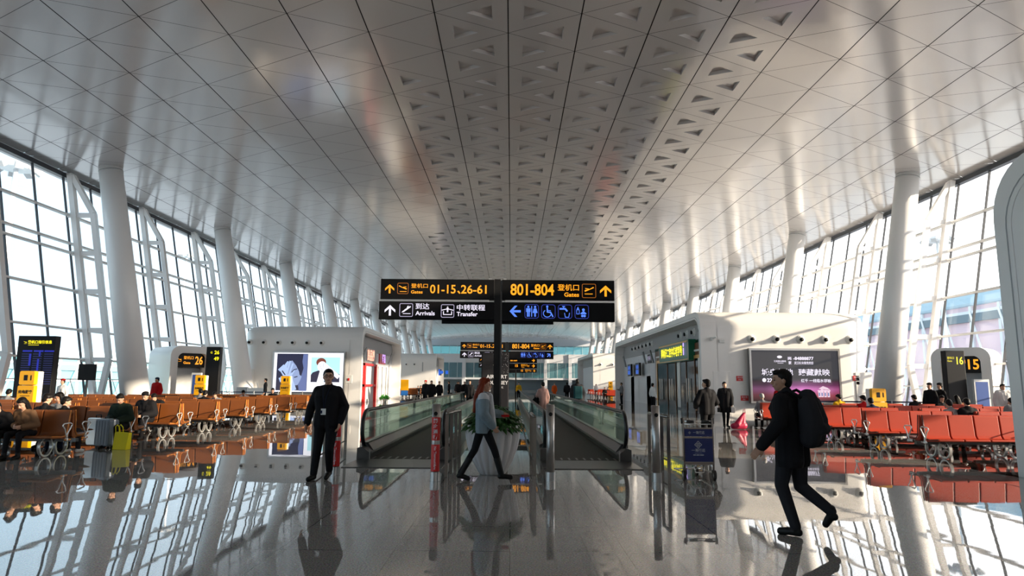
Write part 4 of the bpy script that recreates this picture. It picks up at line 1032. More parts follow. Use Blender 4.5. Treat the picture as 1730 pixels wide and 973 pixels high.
F.build('table_rows', 'tab_d', bd, (0, -.165, 0))
def ybox(x, y, h, label, n='1'):
    e = empty('service_box', (x, y, 0), label=label, cat='service box', group='yellow service boxes between the benches')
    a = MB(); a.rbox((-.24, -.10, .02), (.24, .05, h-.43), .04, axis='Y'); lo = a.build('lower_panel', 'yellow', e)
    a = MB(); a.rbox((-.22, -.10, h-.41), (.22, .05, h), .05, axis='Y'); up = a.build('upper_panel', 'yellow', e)
    a = MB(); a.rbox((-.23, .05, 0), (.24, .26, h-.01), .03, axis='Y'); a.build('white_cabinet', 'offwhite', e)
    Flat().rect(-.08, h-.28, .03, h-.12).text('1', .08, h-.21, .2, bold=.006).build('lettering', 'black', up, (0, -.105, 0))
    Flat().text('充电服务', 0, h-.62, .105, 'CENTER', bold=.003).rect(-.14, h-.74, .14, h-.725).rect(-.1, h-.95, .16, h-.935).build('lettering', 'black', lo, (0, -.105, 0))
ybox(-14.4, 20.0, 1.84, 'yellow service box in front of the flight board, nearest the left edge')
ybox(-14.72, 31.75, 1.86, 'yellow service box in front of the left gate portal')
ybox(-11.75, 34.9, 1.88, 'yellow service box in front of the portrait lightbox')
ybox(11.6, 21.25, 1.52, 'yellow service box among the red seats on the right')
ybox(11.3, 76.2, 1.9, 'small far yellow service box beside the distant red seats')
def portal(s, x, y, wd, dp, h, num, label, rz=0):
    e = empty('gate_portal', (x, y, 0), rz, label=label, cat='gate portal')
    a = MB(); w = wd/2; t = .38
    def loop(hw, hh, r):
        pts = [(-hw, 0), (-hw, hh-r)]
        for k in range(1, 9): q = PI - k/8*PI/2; pts.append((-hw+r+r*math.cos(q), hh-r+r*math.sin(q)))
        for k in range(1, 9): q = PI/2 - k/8*PI/2; pts.append((hw-r+r*math.cos(q), hh-r+r*math.sin(q)))
        pts.append((hw, 0)); return pts
    A = loop(w, h, .5); B = loop(w-t, h-t, .3); n = len(A)
    vo = [[a.bm.verts.new((u, yy, v)) for u, v in A] for yy in (0, dp)]; vi = [[a.bm.verts.new((u, yy, v)) for u, v in B] for yy in (0, dp*.3)]
    for k in range(n-1):
        a.bm.faces.new((vo[0][k], vo[0][k+1], vo[1][k+1], vo[1][k])); a.bm.faces.new((vi[0][k], vi[0][k+1], vi[1][k+1], vi[1][k])); a.bm.faces.new((vo[0][k], vo[0][k+1], vi[0][k+1], vi[0][k]))
    a.bm.faces.new(vo[1]); a.build('shell', 'kiosk', e)
    a = MB(); a.box((-w+t, dp*.28, 0), (w-t, dp*.3, h-t)); a.build('door_leaf', 'kgrey', e)
    a = MB(); a.box((-w+t, dp*.1, h-t-.75), (w-t, dp*.26, h-t)); b_ = a.build('gate_sign', 'black', e)
    F = Flat(); L_ = 2*(w-t); F.fit('登机口', -w+t+L_*.26, -w+t+L_*.60, h-t-.33, h-t-.15, .01).fit('Gate', -w+t+L_*.26, -w+t+L_*.5, h-t-.58, h-t-.44, .02).fit(num, -w+t+L_*.66, -w+t+L_*.93, h-t-.60, h-t-.15, .02); plane(F, -w+t+L_*.13, h-t-.37, .26); F.build('lettering', 's_or', b_, (0, dp*.1-.006, 0))
portal(-1, -17.2, 36.0, 2.3, 2.9, 3.45, '26', 'white gate portal with an orange number 26 on the left', .85)
portal(1, 20.2, 30.0, 2.3, 2.2, 3.35, '15', 'white gate portal with an orange number sign on the right', -.82)
def pylon(x, y, wd, h, txt, label):
    e = empty('gate_pylon', (x, y, 0), label=label, cat='gate pylon')
    a = MB(); a.rbox((-wd/2, 0, 0), (wd/2, .32, h), .02); p = a.build('cabinet', 'black', e)
    F = Flat()
    if txt == '16': F.text('16', -.02, h-.42, .42, bold=.008, sx=.8).text('登机口', -.34, h-.3, .10).text('Gate', -.34, h-.42, .1)
    else: F.text('26', .06, h-.3, .26, bold=.005).text('49', .06, h-.62, .26, bold=.005).text('G', -.14, h-.3, .15)
    F.build('lettering', 's_ye', p, (0, -.005, 0))
pylon(18.2, 27.3, .78, 3.06, '16', 'black gate pylon with a yellow number 16'); pylon(-15.5, 34.6, .72, 3.35, '26', 'black gate pylon with yellow numbers beside the left gate portal')
def poster(x, y, wd, h, label):
    e = empty('poster_stand', (x, y, 0), label=label, cat='poster stand')
    a = MB(); a.box((-wd/2, 0, 0), (wd/2, .12, h)); p = a.build('stand', 'offwhite', e, bevel=.01)
    Flat().rect(-wd/2+.06, .2, wd/2-.06, h-.1).build('poster_sheet', 'b_post', p, (0, -.005, 0))
M['b_post'] = mat('blue_poster_sheet', (0.03, 0.08, 0.30), 0.4)
poster(18.98, 27.0, .62, 1.9, 'blue poster stand beside the gate 16 pylon'); poster(-16.0, 34.0, .5, 2.0, 'pale blue poster stand beside the left gate pylon')
def tv(x, y, z, wd, hh, label):
    e = empty('television', (x, y, 0), label=label, cat='television')
    a = MB(); a.box((-wd/2, 0, z-hh), (wd/2, .08, z)); a.build('screen', 'black', e, bevel=.01)
    a = MB(); a.box((-.04, .04, 0), (.04, .1, z-hh)); a.box((-.3, -.1, 0), (.3, .24, .03)); a.build('stand', 'dsteel', e)
tv(-19.05, 30, 2.3, .78, .72, 'black television on a stand against the left windows'); tv(-19.9, 38.4, 2.42, .62, .72, 'second black television beside the first left column')
e = empty('check_desk', (-17.3, 45.4, 0), label='white gate desk with a small dish in front of the left kiosk', cat='desk')
a = MB(); a.box((-.6, 0, 0), (.6, .5, 1.15)); a.build('desk_body', 'offwhite', e, bevel=.03)
a = MB(); a.bar((-.3, .2, 1.15), (-.75, .2, 1.6), .06); a.bar((.1, .2, 1.15), (.0, .2, 1.5), .05); a.build('desk_arm', 'offwhite', e)
a = MB(); a.box((-1.3, 0, 0), (-.62, .4, 1.2)); a.build('side_cabinet', 'kgrey', e, bevel=.02)
def belt_line(x0, x1, y, n, label):
    e = empty('queue_barrier', (x0, y, 0), label=label, cat='queue barrier')
    for k in range(n+1):
        x = (x1-x0)*k/n; a = MB(); a.cyl((x, 0, .03), (x, 0, 1.0), .03, n=10); a.cyl((x, 0, 0), (x, 0, .03), .16, n=16); a.build('post', 'steel', e)
    a = MB(); a.box((0, -.004, .90), (x1-x0, .004, .96)) if x1 > x0 else None; a.build('belt', 'c_navy', e)
belt_line(-18.9, -11.4, 41.5, 5, 'navy belt barrier on steel posts before the left kiosk'); belt_line(12.9, 18.4, 28.6, 5, 'navy belt barrier on steel posts behind the red seats')

# luggage and bags
e = empty('suitcase', (-9.52, 15.95, 0), -.35, label='slate grey hard-shell suitcase standing by the first orange benches', cat='suitcase')
M['case'] = mat('slate_shell', (0.12, 0.15, 0.19), 0.3)
a = MB(); a.rbox((-.23, -.13, .06), (.23, .13, .68), .05, axis='Y'); a.build('shell', 'case', e, bevel=.02)
a = MB()
for k in range(5): a.rbox((-.205+k*.09, -.137, .10), (-.175+k*.09, .137, .64), .01)
a.build('ribs', 'case', e)
a = MB(); a.rbox((-.235, -.022, .055), (.235, .022, .685), .05, axis='Y'); a.build('aluminium_frame', 'arm_c', e)
a = MB(); a.tube([(-.08, 0, .68), (-.08, 0, .72), (.08, 0, .72), (.08, 0, .68)], .012, 8); a.build('carry_handle', 'black', e, True)
for x in (-.18, .18):
    for y in (-.09, .09): a = MB(); a.tube([(x-.012, y, .03), (x+.012, y, .03)], .03, 12, side=(0, 0, 1)); a.build('wheel', 'rubber', e)
e = empty('suitcase', (-9.86, 16.15, 0), -.2, label='light grey suitcase mostly hidden behind the slate one', cat='suitcase')
a = MB(); a.rbox((-.2, -.12, .06), (.2, .12, .70), .05, axis='Y'); a.build('shell', 'arm_c', e, bevel=.02)
a = MB(); a.tube([(-.07, 0, .70), (-.07, 0, .76), (.07, 0, .76), (.07, 0, .70)], .012, 8); a.build('carry_handle', 'black', e, True)
e = empty('tote_bag', (-9.0, 15.72, 0), -.2, label='bright yellow shopping bag standing on the floor beside the suitcase', cat='bag')
M['bagy'] = mat('bright_yellow_paper', (0.95, 0.85, 0.0), 0.5, noise=(12, (0.90, 0.76, 0.0)))
a = MB(); a.mesh([(-.19, -.08, 0), (.17, -.08, 0), (.17, .08, 0), (-.19, .08, 0), (-.17, -.06, .40), (.2, -.05, .38), (.2, .05, .38), (-.17, .06, .40)], [(0, 3, 2, 1), (0, 1, 5, 4), (1, 2, 6, 5), (2, 3, 7, 6), (3, 0, 4, 7), (4, 5, 6, 7)]); a.build('bag_body', 'bagy', e, bevel=.01)
for y in (-.05, .05): a = MB(); a.tube([(-.15, y, .38), (-.17, y, .52), (-.12, y, .56), (-.06, y, .5), (-.04, y, .39)], .010, 6); a.build('handle', 'bagy', e, True)
M['bagr'] = mat('crimson_fabric', (0.45, 0.008, 0.06), 0.45)
e = empty('carrier_bag', (8.22, 24.5, 0), .2, label='crimson carrier bag slumped at the end of the red benches', cat='bag')
a = MB(); a.cap((-.16, 0, .12), (.24, 0, .14), .11, .14); a.cap((-.02, 0, .15), (.26, 0, .56), .13, .05); a.cap((.18, 0, .15), (.29, 0, .56), .13, .05); blob('bag_body', a, .02, 'bagr', e)
a = MB(); a.tube([(.22, -.03, .56), (.24, -.03, .72), (.29, -.03, .74), (.31, -.03, .56)], .012, 6); a.build('handle', 'bagr', e, True)
e = empty('luggage_trolley', (-10.9, 68.5, 0), label='distant blue luggage trolley parked by the second left benches', cat='trolley')
M['blue'] = mat('bright_blue_enamel', (0.02, 0.16, 0.55), .4)
a = MB(); a.box((-.35, 0, .3), (.35, .03, .8)); a.build('panel', 'blue', e); a = MB(); a.box((-.4, -.02, .8), (.4, .06, 1.9)); a.build('frame_board', 'yellow', e, bevel=.02)
a = MB(); a.tube([(-.35, 0, .1), (-.35, .8, .1), (.35, .8, .1), (.35, 0, .1)], .02, 6); a.build('base_frame', 'chrome', e)
for x in (-.33, .33): a = MB(); a.tube([(x-.02, 0, .1), (x+.02, 0, .1)], .1, 12, side=(0, 0, 1)); a.build('wheel', 'rubber', e)
for k, (x, y) in enumerate(((-7.5, 52.6), (-7.2, 53.1), (-7.0, 53.6))):
    pass
e = empty('potted_plant', (-10.35, 55.0, 0), label='small bright green plant at the red shop door of the left kiosk', cat='plant')
a = MB(); a.lathe([(.14, 0), (.2, .3), (.18, .3), (.17, .27)], 16); a.build('pot', 'offwhite', e, True)
M['leaf2'] = mat('bright_leaf', (0.04, 0.35, 0.03), .4); o = leaves(90, .22, 0, .35, .3, seed=9).build('foliage', 'leaf2', e); o.location = (0, 0, .3)

# ------------------------------------------------------------------ people
def V(*a): return Vector(a)
def pose_stand(**k):
    J = dict(pel=V(0, 0, .97), waist=V(0, 0, 1.12), chest=V(0, .0, 1.33), neck=V(0, -.01, 1.50), head=V(0, .015, 1.635),
        shL=V(-.165, 0, 1.415), shR=V(.165, 0, 1.415), elL=V(-.235, -.03, 1.15), elR=V(.235, -.03, 1.15), wrL=V(-.24, .05, .90), wrR=V(.24, .05, .90),
        hipL=V(-.095, 0, .93), hipR=V(.095, 0, .93), knL=V(-.10, .02, .50), knR=V(.10, .02, .50), anL=V(-.105, -.01, .085), anR=V(.105, -.01, .085), toeL=V(-.12, .15, .03), toeR=V(.12, .15, .03))
    J.update(k); return J
def pose_sit(lean=0.0, look=0.0, **k):
    def t(p): # lean torso forward about the hips
        c, s = math.cos(lean), math.sin(lean); y, z = p.y, p.z-.50; return V(p.x, y*c+z*s, -y*s+z*c+.50)
    J = dict(pel=V(0, .02, .54), waist=t(V(0, .0, .68)), chest=t(V(0, .0, .88)), neck=t(V(0, 0, 1.06)), head=t(V(0, .03, 1.20)),
        shL=t(V(-.16, 0, .975)), shR=t(V(.16, 0, .975)), elL=t(V(-.24, .05, .73)), elR=t(V(.24, .05, .73)), wrL=V(-.09, .34, .66), wrR=V(.09, .34, .66),
        hipL=V(-.10, .05, .52), hipR=V(.10, .05, .52), knL=V(-.12, .46, .50), knR=V(.12, .46, .50), anL=V(-.12, .44, .085), anR=V(.12, .50, .085), toeL=V(-.13, .60, .03), toeR=V(.13, .66, .03))
    J.update(k); return J
def hand(mb, wr, d, palm, s=1.0, curl=.5, side=1, fine=True):
    """palm with four fingers and a thumb; d = direction of the fingers, palm = palm normal"""
    d = d.normalized(); palm = (palm - d*palm.dot(d)).normalized(); ac = d.cross(palm)*side
    for k in (-1, 0, 1): mb.cap(wr+ac*k*.018*s, wr+d*.075*s+ac*k*.024*s, .019*s, .016*s, 8)
    if not fine:
        for k in (-1.5, -.5, .5, 1.5): mb.cap(wr+d*.075*s+ac*k*.02*s, wr+d*.15*s+ac*k*.021*s+palm*.03*s, .012*s, .010*s, 6)
        mb.cap(wr+d*.02*s+ac*.03*s, wr+d*.085*s+ac*.055*s+palm*.02*s, .012*s, .010*s, 6); return
    for k, L in zip((-1.5, -.5, .5, 1.5), (.060, .076, .082, .072)):
        p = wr+d*.082*s+ac*k*.0205*s; L *= s
        a1 = curl*.5; a2 = curl*1.3; a3 = curl*1.9
        q = p+(d*math.cos(a1)+palm*math.sin(a1))*L*.42; r = q+(d*math.cos(a2)+palm*math.sin(a2))*L*.34; t = r+(d*math.cos(a3)+palm*math.sin(a3))*L*.28
        mb.cap(p, q, .0095*s, .0088*s, 8); mb.cap(q, r, .0088*s, .0080*s, 8); mb.cap(r, t, .0080*s, .0070*s, 8)
    p = wr+d*.02*s+ac*.030*s; q = p+(d*.75+ac*.55+palm*.2).normalized()*.042*s; r = q+(d*.95+ac*.1+palm*.35).normalized()*.034*s
    mb.cap(p, q, .013*s, .011*s, 8); mb.cap(q, r, .0105*s, .008*s, 8)
def figure(label, pos, heading, J=None, h=1.72, top='c_black', bottom='c_black', shoes='shoe', hair='hair', hairstyle='short', skin='skin', top_len=.0, sleeve=1.0,
           female=False, detail=0, yaw=0.0, nod=0.0, build=1.0, collar=True, skirt=False, puffy=0.0, extras=None, glasses=False, hat=None, group=None, curl=.45, tilt=0.0, boots=False):
    J = J or pose_stand(); s = h/1.75
    J = {k: v*s for k, v in J.items()}
    root = empty('person', pos, math.radians(heading), label=label, cat='person', group=group)
    vox = (.022, .011, .0065)[detail]
    bw = build*(.90 if female else 1.0)*s
    HM = Matrix.Translation(J['head']) @ Matrix.Rotation(yaw, 4, 'Z') @ Matrix.Rotation(-nod, 4, 'X') @ Matrix.Rotation(tilt, 4, 'Y')
    def hp(x, y, z): return HM @ V(x*s, y*s, z*s)
    HR = HM.to_euler()
    # one continuous body: head with face, neck, trunk, arms with hands, legs and feet
    b = MB()
    b.ell(hp(0, -.012, .022), (.076*s, .096*s, .098*s), HR, 16, 12); b.ell(hp(0, .022, -.045), (.058*s, .066*s, .072*s), HR, 14, 10); b.ell(hp(0, .052, -.088), (.026*s, .026*s, .022*s), HR, 10, 8)
    if detail:
        b.cap(hp(0, .086, .012), hp(0, .105, -.028), .010*s, .015*s, 8); b.cap(hp(-.03, .078, .025), hp(.03, .078, .025), .012*s, .012*s, 8)
        for q in (-1, 1): b.ell(hp(q*.078, -.012, -.005), (.010*s, .020*s, .032*s), HR, 8, 6); b.ell(hp(q*.034, .062, -.03), (.024*s, .02*s, .024*s), HR, 8, 6); b.ell(hp(q*.012, .096, -.034), (.009*s,)*3, HR, 8, 6)
        b.cap(hp(-.018, .084, -.060), hp(.018, .084, -.060), .009*s, .009*s, 8)
    else: b.ell(hp(0, .095, -.015), (.014*s, .016*s, .022*s), HR, 8, 6)
    b.cap(J['neck']-V(0, 0, .05*s), hp(0, -.015, -.055), .058*s, .052*s)
    b.cap(J['pel']+V(-.06*bw, 0, 0), J['waist']+V(-.05*bw, 0, 0), .105*bw, .095*bw); b.cap(J['pel']+V(.06*bw, 0, 0), J['waist']+V(.05*bw, 0, 0), .105*bw, .095*bw)
    b.cap(J['waist']+V(-.05*bw, 0, 0), J['chest']+V(-.075*bw, 0, 0), .09*bw, .10*bw); b.cap(J['waist']+V(.05*bw, 0, 0), J['chest']+V(.075*bw, 0, 0), .09*bw, .10*bw)
    b.cap(J['chest'], J['neck'], .10*bw, .06*s); b.cap(J['shL'], J['shR'], .058*s, .058*s)
    for q, sg in (('L', -1), ('R', 1)):
        b.cap(J['sh'+q], J['el'+q], .054*s, .042*s); b.cap(J['el'+q], J['wr'+q], .041*s, .027*s)
        fd = (J['wr'+q]-J['el'+q]).normalized(); pn = J.get('palm'+q); pn = pn.normalized() if pn is not None else V(-sg, 0.15, 0)
        fdir = J.get('fd'+q); fdir = fdir.normalized() if fdir is not None else fd
        hand(b, J['wr'+q]+fdir*.015*s, fdir, pn, s*(1.0 if detail else 1.1), curl, 1 if (fdir.cross(pn)).dot(V(0, 1, 0)) > 0 or True else -1, detail > 0)
        b.cap(J['hip'+q], J['kn'+q], .082*bw, .056*s); b.cap(J['kn'+q], J['an'+q], .053*s, .038*s); b.cap(J['an'+q]-V(0, 0, .02*s), J['toe'+q], .036*s, .026*s)
    body = blob('body', b, vox, skin, root, 3)
    # jacket
    ex = .020*s + puffy
    b = MB(); 
    for sx_ in (-1, 1):
        o1 = V(sx_*.065*bw, 0, 0); o2 = V(sx_*.085*bw, 0, 0)
        b.cap(J['waist']+o1, J['chest']+o2, .095*bw+ex, .105*bw+ex)
        hem = J['pel']+V(0, 0, .01*s) if top_len == 0 else J['pel']+(V(0, 0, -top_len*s) if J['knL'].z < J['pel'].z-.2*s else V(0, .02, 0))
        b.cap(J['waist']+o1, hem+V(sx_*(.07+top_len*.06)*bw, 0, .0), .095*bw+ex, (.106+top_len*.02)*bw+ex*.7)
    b.cap(J['chest'], (J['chest']+J['neck'])/2, .11*bw+ex, .085*bw+ex); b.cap(J['shL'], J['shR'], .052*s+ex, .052*s+ex)
    b.cap(J['shL'], J['neck']+V(0, 0, -.035*s), .046*s+ex, .052*s+ex*.5); b.cap(J['shR'], J['neck']+V(0, 0, -.035*s), .046*s+ex, .052*s+ex*.5)
    if collar: b.cap(J['neck']+V(0, -.012*s, -.03*s), J['neck']+V(0, -.012*s, .008*s), .060*s+ex*.4, .056*s+ex*.3)
    for q in 'LR':
        b.cap(J['sh'+q], J['el'+q], .054*s+ex, .046*s+ex); e2 = J['el'+q]+(J['wr'+q]-J['el'+q])*sleeve
        b.cap(J['el'+q], e2, .050*s+ex, .037*s+ex*.8)
    sitting = J['knL'].z > J['pel'].z-.2*s
    hemz = None if sitting else hem.z-.055*s
    if hemz is not None and min(J['wrL'].z, J['wrR'].z)-.06*s < hemz: hemz = hemz if sleeve < .5 or min(J['wrL'].z, J['wrR'].z) > hemz+.02*s else min(J['wrL'].z, J['wrR'].z)-.045*s
    o = blob('jacket', b, vox*1.25, top, root, 3 if detail else 2, hem=hemz)
    # trousers or tights
    b = MB(); r = 1.0 if not female else .86
    b.cap(J['pel']+V(-.05*bw, 0, 0), J['hipL'], .115*bw, .10*bw*r+.01); b.cap(J['pel']+V(.05*bw, 0, 0), J['hipR'], .115*bw, .10*bw*r+.01); b.cap(J['hipL'], J['hipR'], .10*bw, .10*bw)
    for q in 'LR':
        b.cap(J['hip'+q], J['kn'+q], .088*bw*r+.012*s, .060*s*r+.012*s); b.cap(J['kn'+q], J['an'+q]+V(0, 0, .015*s), .060*s*r+.012*s, .047*s*r+(.010*s if not female else .002))
    blob('trousers', b, vox*1.25, bottom, root, 2)
    for q in 'LR':
        b = MB(); an, toe = J['an'+q], J['toe'+q]; b.cap(an-V(0, 0, .035*s), toe+V(0, 0, .008*s), .048*s, .036*s); b.cap(an-V(0, .03*s, .04*s), an-V(0, 0, .035*s), .042*s, .046*s); b.cap((an+toe)/2-V(0, 0, .012*s), toe, .044*s, .036*s)
        b.cap(an-V(0, 0, .02*s), an+V(0, 0, (.22 if boots else .03)*s)+((J['kn'+q]-an)*V(1, 1, 0).length*0 if False else V(0, 0, 0)), .050*s, .052*s) if not boots else b.cap(an-V(0, 0, .02*s), an+(J['kn'+q]-an)*.62, .050*s, .062*s)
        blob('boot' if boots else 'shoe', b, vox*1.1, shoes, root, 2)
    # hair
    b = MB()
    if hairstyle != 'bald':
        b.ell(hp(0, -.028, .045), (.086*s, .098*s, .092*s), HR, 16, 12); b.ell(hp(0, -.055, .0), (.080*s, .066*s, .090*s), HR, 14, 10); b.ell(hp(0, .035, .090), (.066*s, .056*s, .036*s), HR, 12, 8)
        if hairstyle == 'short':
            for q in (-1, 1): b.cap(hp(q*.074, -.03, .03), hp(q*.072, -.005, .0), .018*s, .008*s, 8)
        if hairstyle == 'verylong':
            for q in (-1, -.3, .4, 1): b.cap(hp(q*.055, -.06, .0), hp(q*.075, -.135, -.20), .052*s, .050*s, 10); b.cap(hp(q*.075, -.135, -.20), hp(q*.085, -.155, -.46), .050*s, .030*s, 10)
            for q in (1,): b.cap(hp(q*.072, -.03, .02), hp(q*.13, -.06, -.16), .036*s, .040*s, 10); b.cap(hp(q*.13, -.06, -.16), hp(q*.185, -.05, -.27), .040*s, .042*s, 10); b.cap(hp(q*.185, -.05, -.27), hp(q*.20, -.03, -.50), .042*s, .022*s, 10)
        if hairstyle in ('long',):
            L = -.30 if hairstyle == 'long' else -.44
            for q in (-1, 0, 1): b.cap(hp(q*.05, -.055, .0), hp(q*.055, -.075, L), .055*s, .040*s, 10)
            for q in (-1, 1): b.cap(hp(q*.070, -.01, .03), hp(q*.075, -.01, -.16), .026*s, .022*s, 8); b.cap(hp(q*.075, -.01, -.16), hp(q*.06, .0, L+.03), .026*s, .016*s, 8)
        if hairstyle == 'bun': b.ell(hp(0, -.13, .02), (.04*s,)*3, HR, 10, 8)
        blob('hair', b, vox*1.1, hair, root, 3)
    if detail:
        for q in (-1, 1):
            a = MB(); a.ell(hp(q*.032, .079, .006), (.012*s, .008*s, .006*s), HR, 10, 6); a.build('eye', 'eye', root, True)
            a = MB(); a.cap(hp(q*.018, .087, .030), hp(q*.048, .076, .032), .004*s, .003*s, 6); a.build('eyebrow', 'hair', root, True)
        a = MB(); a.cap(hp(-.020, .090, -.060), hp(.020, .090, -.060), .006*s, .006*s, 8); a.build('mouth', 'lip', root, True)
    if glasses:
        a = MB()
        for q in (-1, 1):
            a.tube([hp(q*.034+.027*math.cos(t), .098, .004+.019*math.sin(t)) for t in [2*PI*k/16 for k in range(16)]], .0045*s, 6, closed=True)
            a.tube([hp(q*.060, .096, .008), hp(q*.078, .05, .010), hp(q*.082, -.02, .006)], .0025*s, 6)
        a.tube([hp(-.008, .100, .006), hp(.008, .100, .006)], .0025*s, 6); a.build('spectacles', 'lens', root, True)
    if hat:
        a = MB(); a.ell(hp(0, -.015, .085), (.094*s, .104*s, .060*s), HR, 16, 8); 
        if hat[1]: a.ell(hp(0, .09, .065), (.06*s, .06*s, .010*s), HR, 14, 6)
        a.build('cap', hat[0], root, True)
    if extras: extras(root, J, s, hp)
    return root

# --- the man with a backpack striding away to the left, nearest the camera
def ex_backpack(root, J, s, hp):
    b = MB(); c = J['chest']
    for dx in (-.07, .07):
        b.cap(c+V(dx, -.24, .05), c+V(dx, -.27, -.12), .10, .125); b.cap(c+V(dx, -.27, -.12), c+V(dx, -.25, -.30), .125, .11)
    b.cap(c+V(-.06, -.36, -.20), c+V(.06, -.36, -.20), .065, .065); b.cap(c+V(0, -.22, .12), c+V(0, -.24, .0), .10, .12)
    bp = blob('backpack_tmp', b, .010, 'c_black2', None, 4)
    bp.name = 'backpack'
    return bp
walkJ = pose_stand(hipL=V(-.09, .02, .93), knL=V(-.10, .10, .52), anL=V(-.10, -.03, .085), toeL=V(-.11, .13, .03),
    hipR=V(.09, -.02, .93), knR=V(.09, -.03, .50), anR=V(.10, -.33, .26), toeR=V(.10, -.27, .13),
    elL=V(-.32, .0, 1.18), wrL=V(-.44, .15, .95), elR=V(.27, .02, 1.16), wrR=V(.25, .20, 1.0), chest=V(0, .03, 1.33), neck=V(0, .05, 1.50), head=V(0, .09, 1.635), shL=V(-.18, .03, 1.415), shR=V(.18, .03, 1.415))
NM = (3.08, 7.42, 0)
man = figure('man in black coat with a backpack striding away, the largest figure in the photo', NM, 46, walkJ, 1.75, 'c_black', 'c_black2', 'shoe', detail=2, yaw=.65, build=1.16, top_len=.20, skin='skin_shade', puffy=.012, curl=.4)
bp = ex_backpack(None, {k: v*1.75/1.75 for k, v in walkJ.items()}, 1, None)
bp.location = NM; bp.rotation_euler = (0, 0, math.radians(46)); set_props(bp, 'bulky black backpack worn by the striding man nearest the camera', 'backpack')
for sx_ in (-1, 1):
    a = MB(); c = walkJ['chest']*1.75/1.75; a.tube([c+V(sx_*.11, -.20, .12), c+V(sx_*.12, -.06, .205), c+V(sx_*.11, .08, .15), c+V(sx_*.13, .145, .0), c+V(sx_*.15, .02, -.18), c+V(sx_*.12, -.18, -.25)], .017, 8, flat=1.6); a.build('shoulder_strap', 'c_black', bp, True)

# --- the man in black facing the camera, hands behind, beside the bollard
def ex_badge(root, J, s, hp):
    c = J['chest']; a = MB(); a.box((-.035, .168, -.30+c.z), (.045, .176, -.20+c.z)); o = a.build('name_badge', 'offwhite', root); 
    Flat().rect(-.03, -.03, .0, .02).build('badge_photo', 'c_navy', o, (.02, .178, c.z-.25), (-1, 0, 0))
    a = MB(); a.tube([V(.0, .172, c.z-.20), V(.03, .150, c.z), V(.055, .09, c.z+.13), V(.05, .0, c.z+.19)], .004, 5); a.tube([V(.0, .172, c.z-.20), V(-.03, .150, c.z), V(-.055, .09, c.z+.13), V(-.05, .0, c.z+.19)], .004, 5); a.build('lanyard', 'c_navy', root, True)
lJ = pose_stand(elL=V(-.27, -.06, 1.16), wrL=V(-.235, .03, .92), elR=V(.29, -.05, 1.15), wrR=V(.30, .06, .90),
    knR=V(.115, .05, .51), anR=V(.16, .05, .085), toeR=V(.19, .20, .03), knL=V(-.09, .08, .50), anL=V(-.03, -.14, .13), toeL=V(-.03, .0, .03), head=V(0, .02, 1.64))
figure('man in glasses and black suit standing facing the camera before a red bollard', (-3.04, 11.15, 0), 176, lJ, 1.78, 'c_black', 'c_black', 'shoe', detail=2, build=1.06, yaw=.35, glasses=True, extras=ex_badge, top_len=.10, skin='skin', nod=-.05, puffy=.006)

# --- the long-haired woman walking to the right
wJ = pose_stand(hipL=V(-.08, -.02, .93), hipR=V(.08, .03, .93), knR=V(.08, .20, .54), anR=V(.08, .33, .13), toeR=V(.09, .49, .075),
    knL=V(-.07, -.14, .52), anL=V(-.07, -.38, .12), toeL=V(-.08, -.24, .03), elR=V(.23, .01, 1.15), wrR=V(.18, .16, .95), elL=V(-.21, .04, 1.16), wrL=V(-.15, .30, 1.13), chest=V(0, .0, 1.33), head=V(0, .03, 1.635))
def ex_fleece(root, J, s, hp):
    b = MB(); c = J['chest']
    for x in (-.11, .0, .11):
        b.cap(c+V(x*.9, .11, .12)*s, J['pel']+V(x*1.2, .175, -.04)*s, .056*s, .062*s)
    b.cap(J['shL']+V(0, 0, .02), J['shL']*.55+J['elL']*.45, .098*s, .09*s); b.cap(J['shR']+V(0, 0, .0), J['shR']*.6+J['elR']*.4, .100*s, .088*s)
    b.cap(J['neck']+V(-.06, -.02, -.01)*s, J['neck']+V(.06, -.02, -.01)*s, .06*s, .06*s); b.cap(J['neck']+V(0, .07, -.03)*s, c+V(0, .11, .1)*s, .055*s, .05*s)
    blob('fleece_trim', b, .010, 'fluff', root, 2)
    b = MB(); b.rbox((-.20*s, .32*s, 1.09*s), (-.06*s, .46*s, 1.12*s), .008); b.build('red_purse', 'c_red', root)
figure('young woman with long auburn hair, denim jacket and black tights walking right', (-.46, 11.15, 0), -88, wJ, 1.66, 'denim', 'c_black', 'shoe', hair='auburn', hairstyle='verylong', detail=2, female=True, top_len=.10, extras=ex_fleece, puffy=.022, boots=True, yaw=-.1, nod=.05, build=1.05)

# --- mid-ground standing people
figure('man in a black padded jacket seen from behind beyond the luggage trolley', (4.95, 17.0, 0), 20, pose_stand(elL=V(-.30, .02, 1.17), elR=V(.30, .02, 1.17), wrL=V(-.2, .2, 1.05), wrR=V(.2, .2, 1.05)), 1.72, 'c_black', 'c_black', detail=1, puffy=.018, build=1.05, yaw=.5, top_len=.05)
def ex_bags(root, J, s, hp):
    b = MB(); p = J['wrL']; b.box((p.x-.1, p.y-.14, p.z-.32), (p.x+.02, p.y+.14, p.z-.10)); b.tube([p+V(-.04, -.1, -.1), p+V(-.04, 0, .0), p+V(-.04, .1, -.1)], .01, 6); b.build('shopping_bag', 'offwhite', root, bevel=.02)
    b = MB(); p = J['wrR']; b.box((p.x-.05, p.y-.16, p.z-.30), (p.x+.06, p.y+.16, p.z-.14)); b.tube([p+V(0, -.1, -.14), p+V(0, 0, .0), p+V(0, .1, -.14)], .01, 6); b.build('handbag', 'shoe', root, bevel=.02)
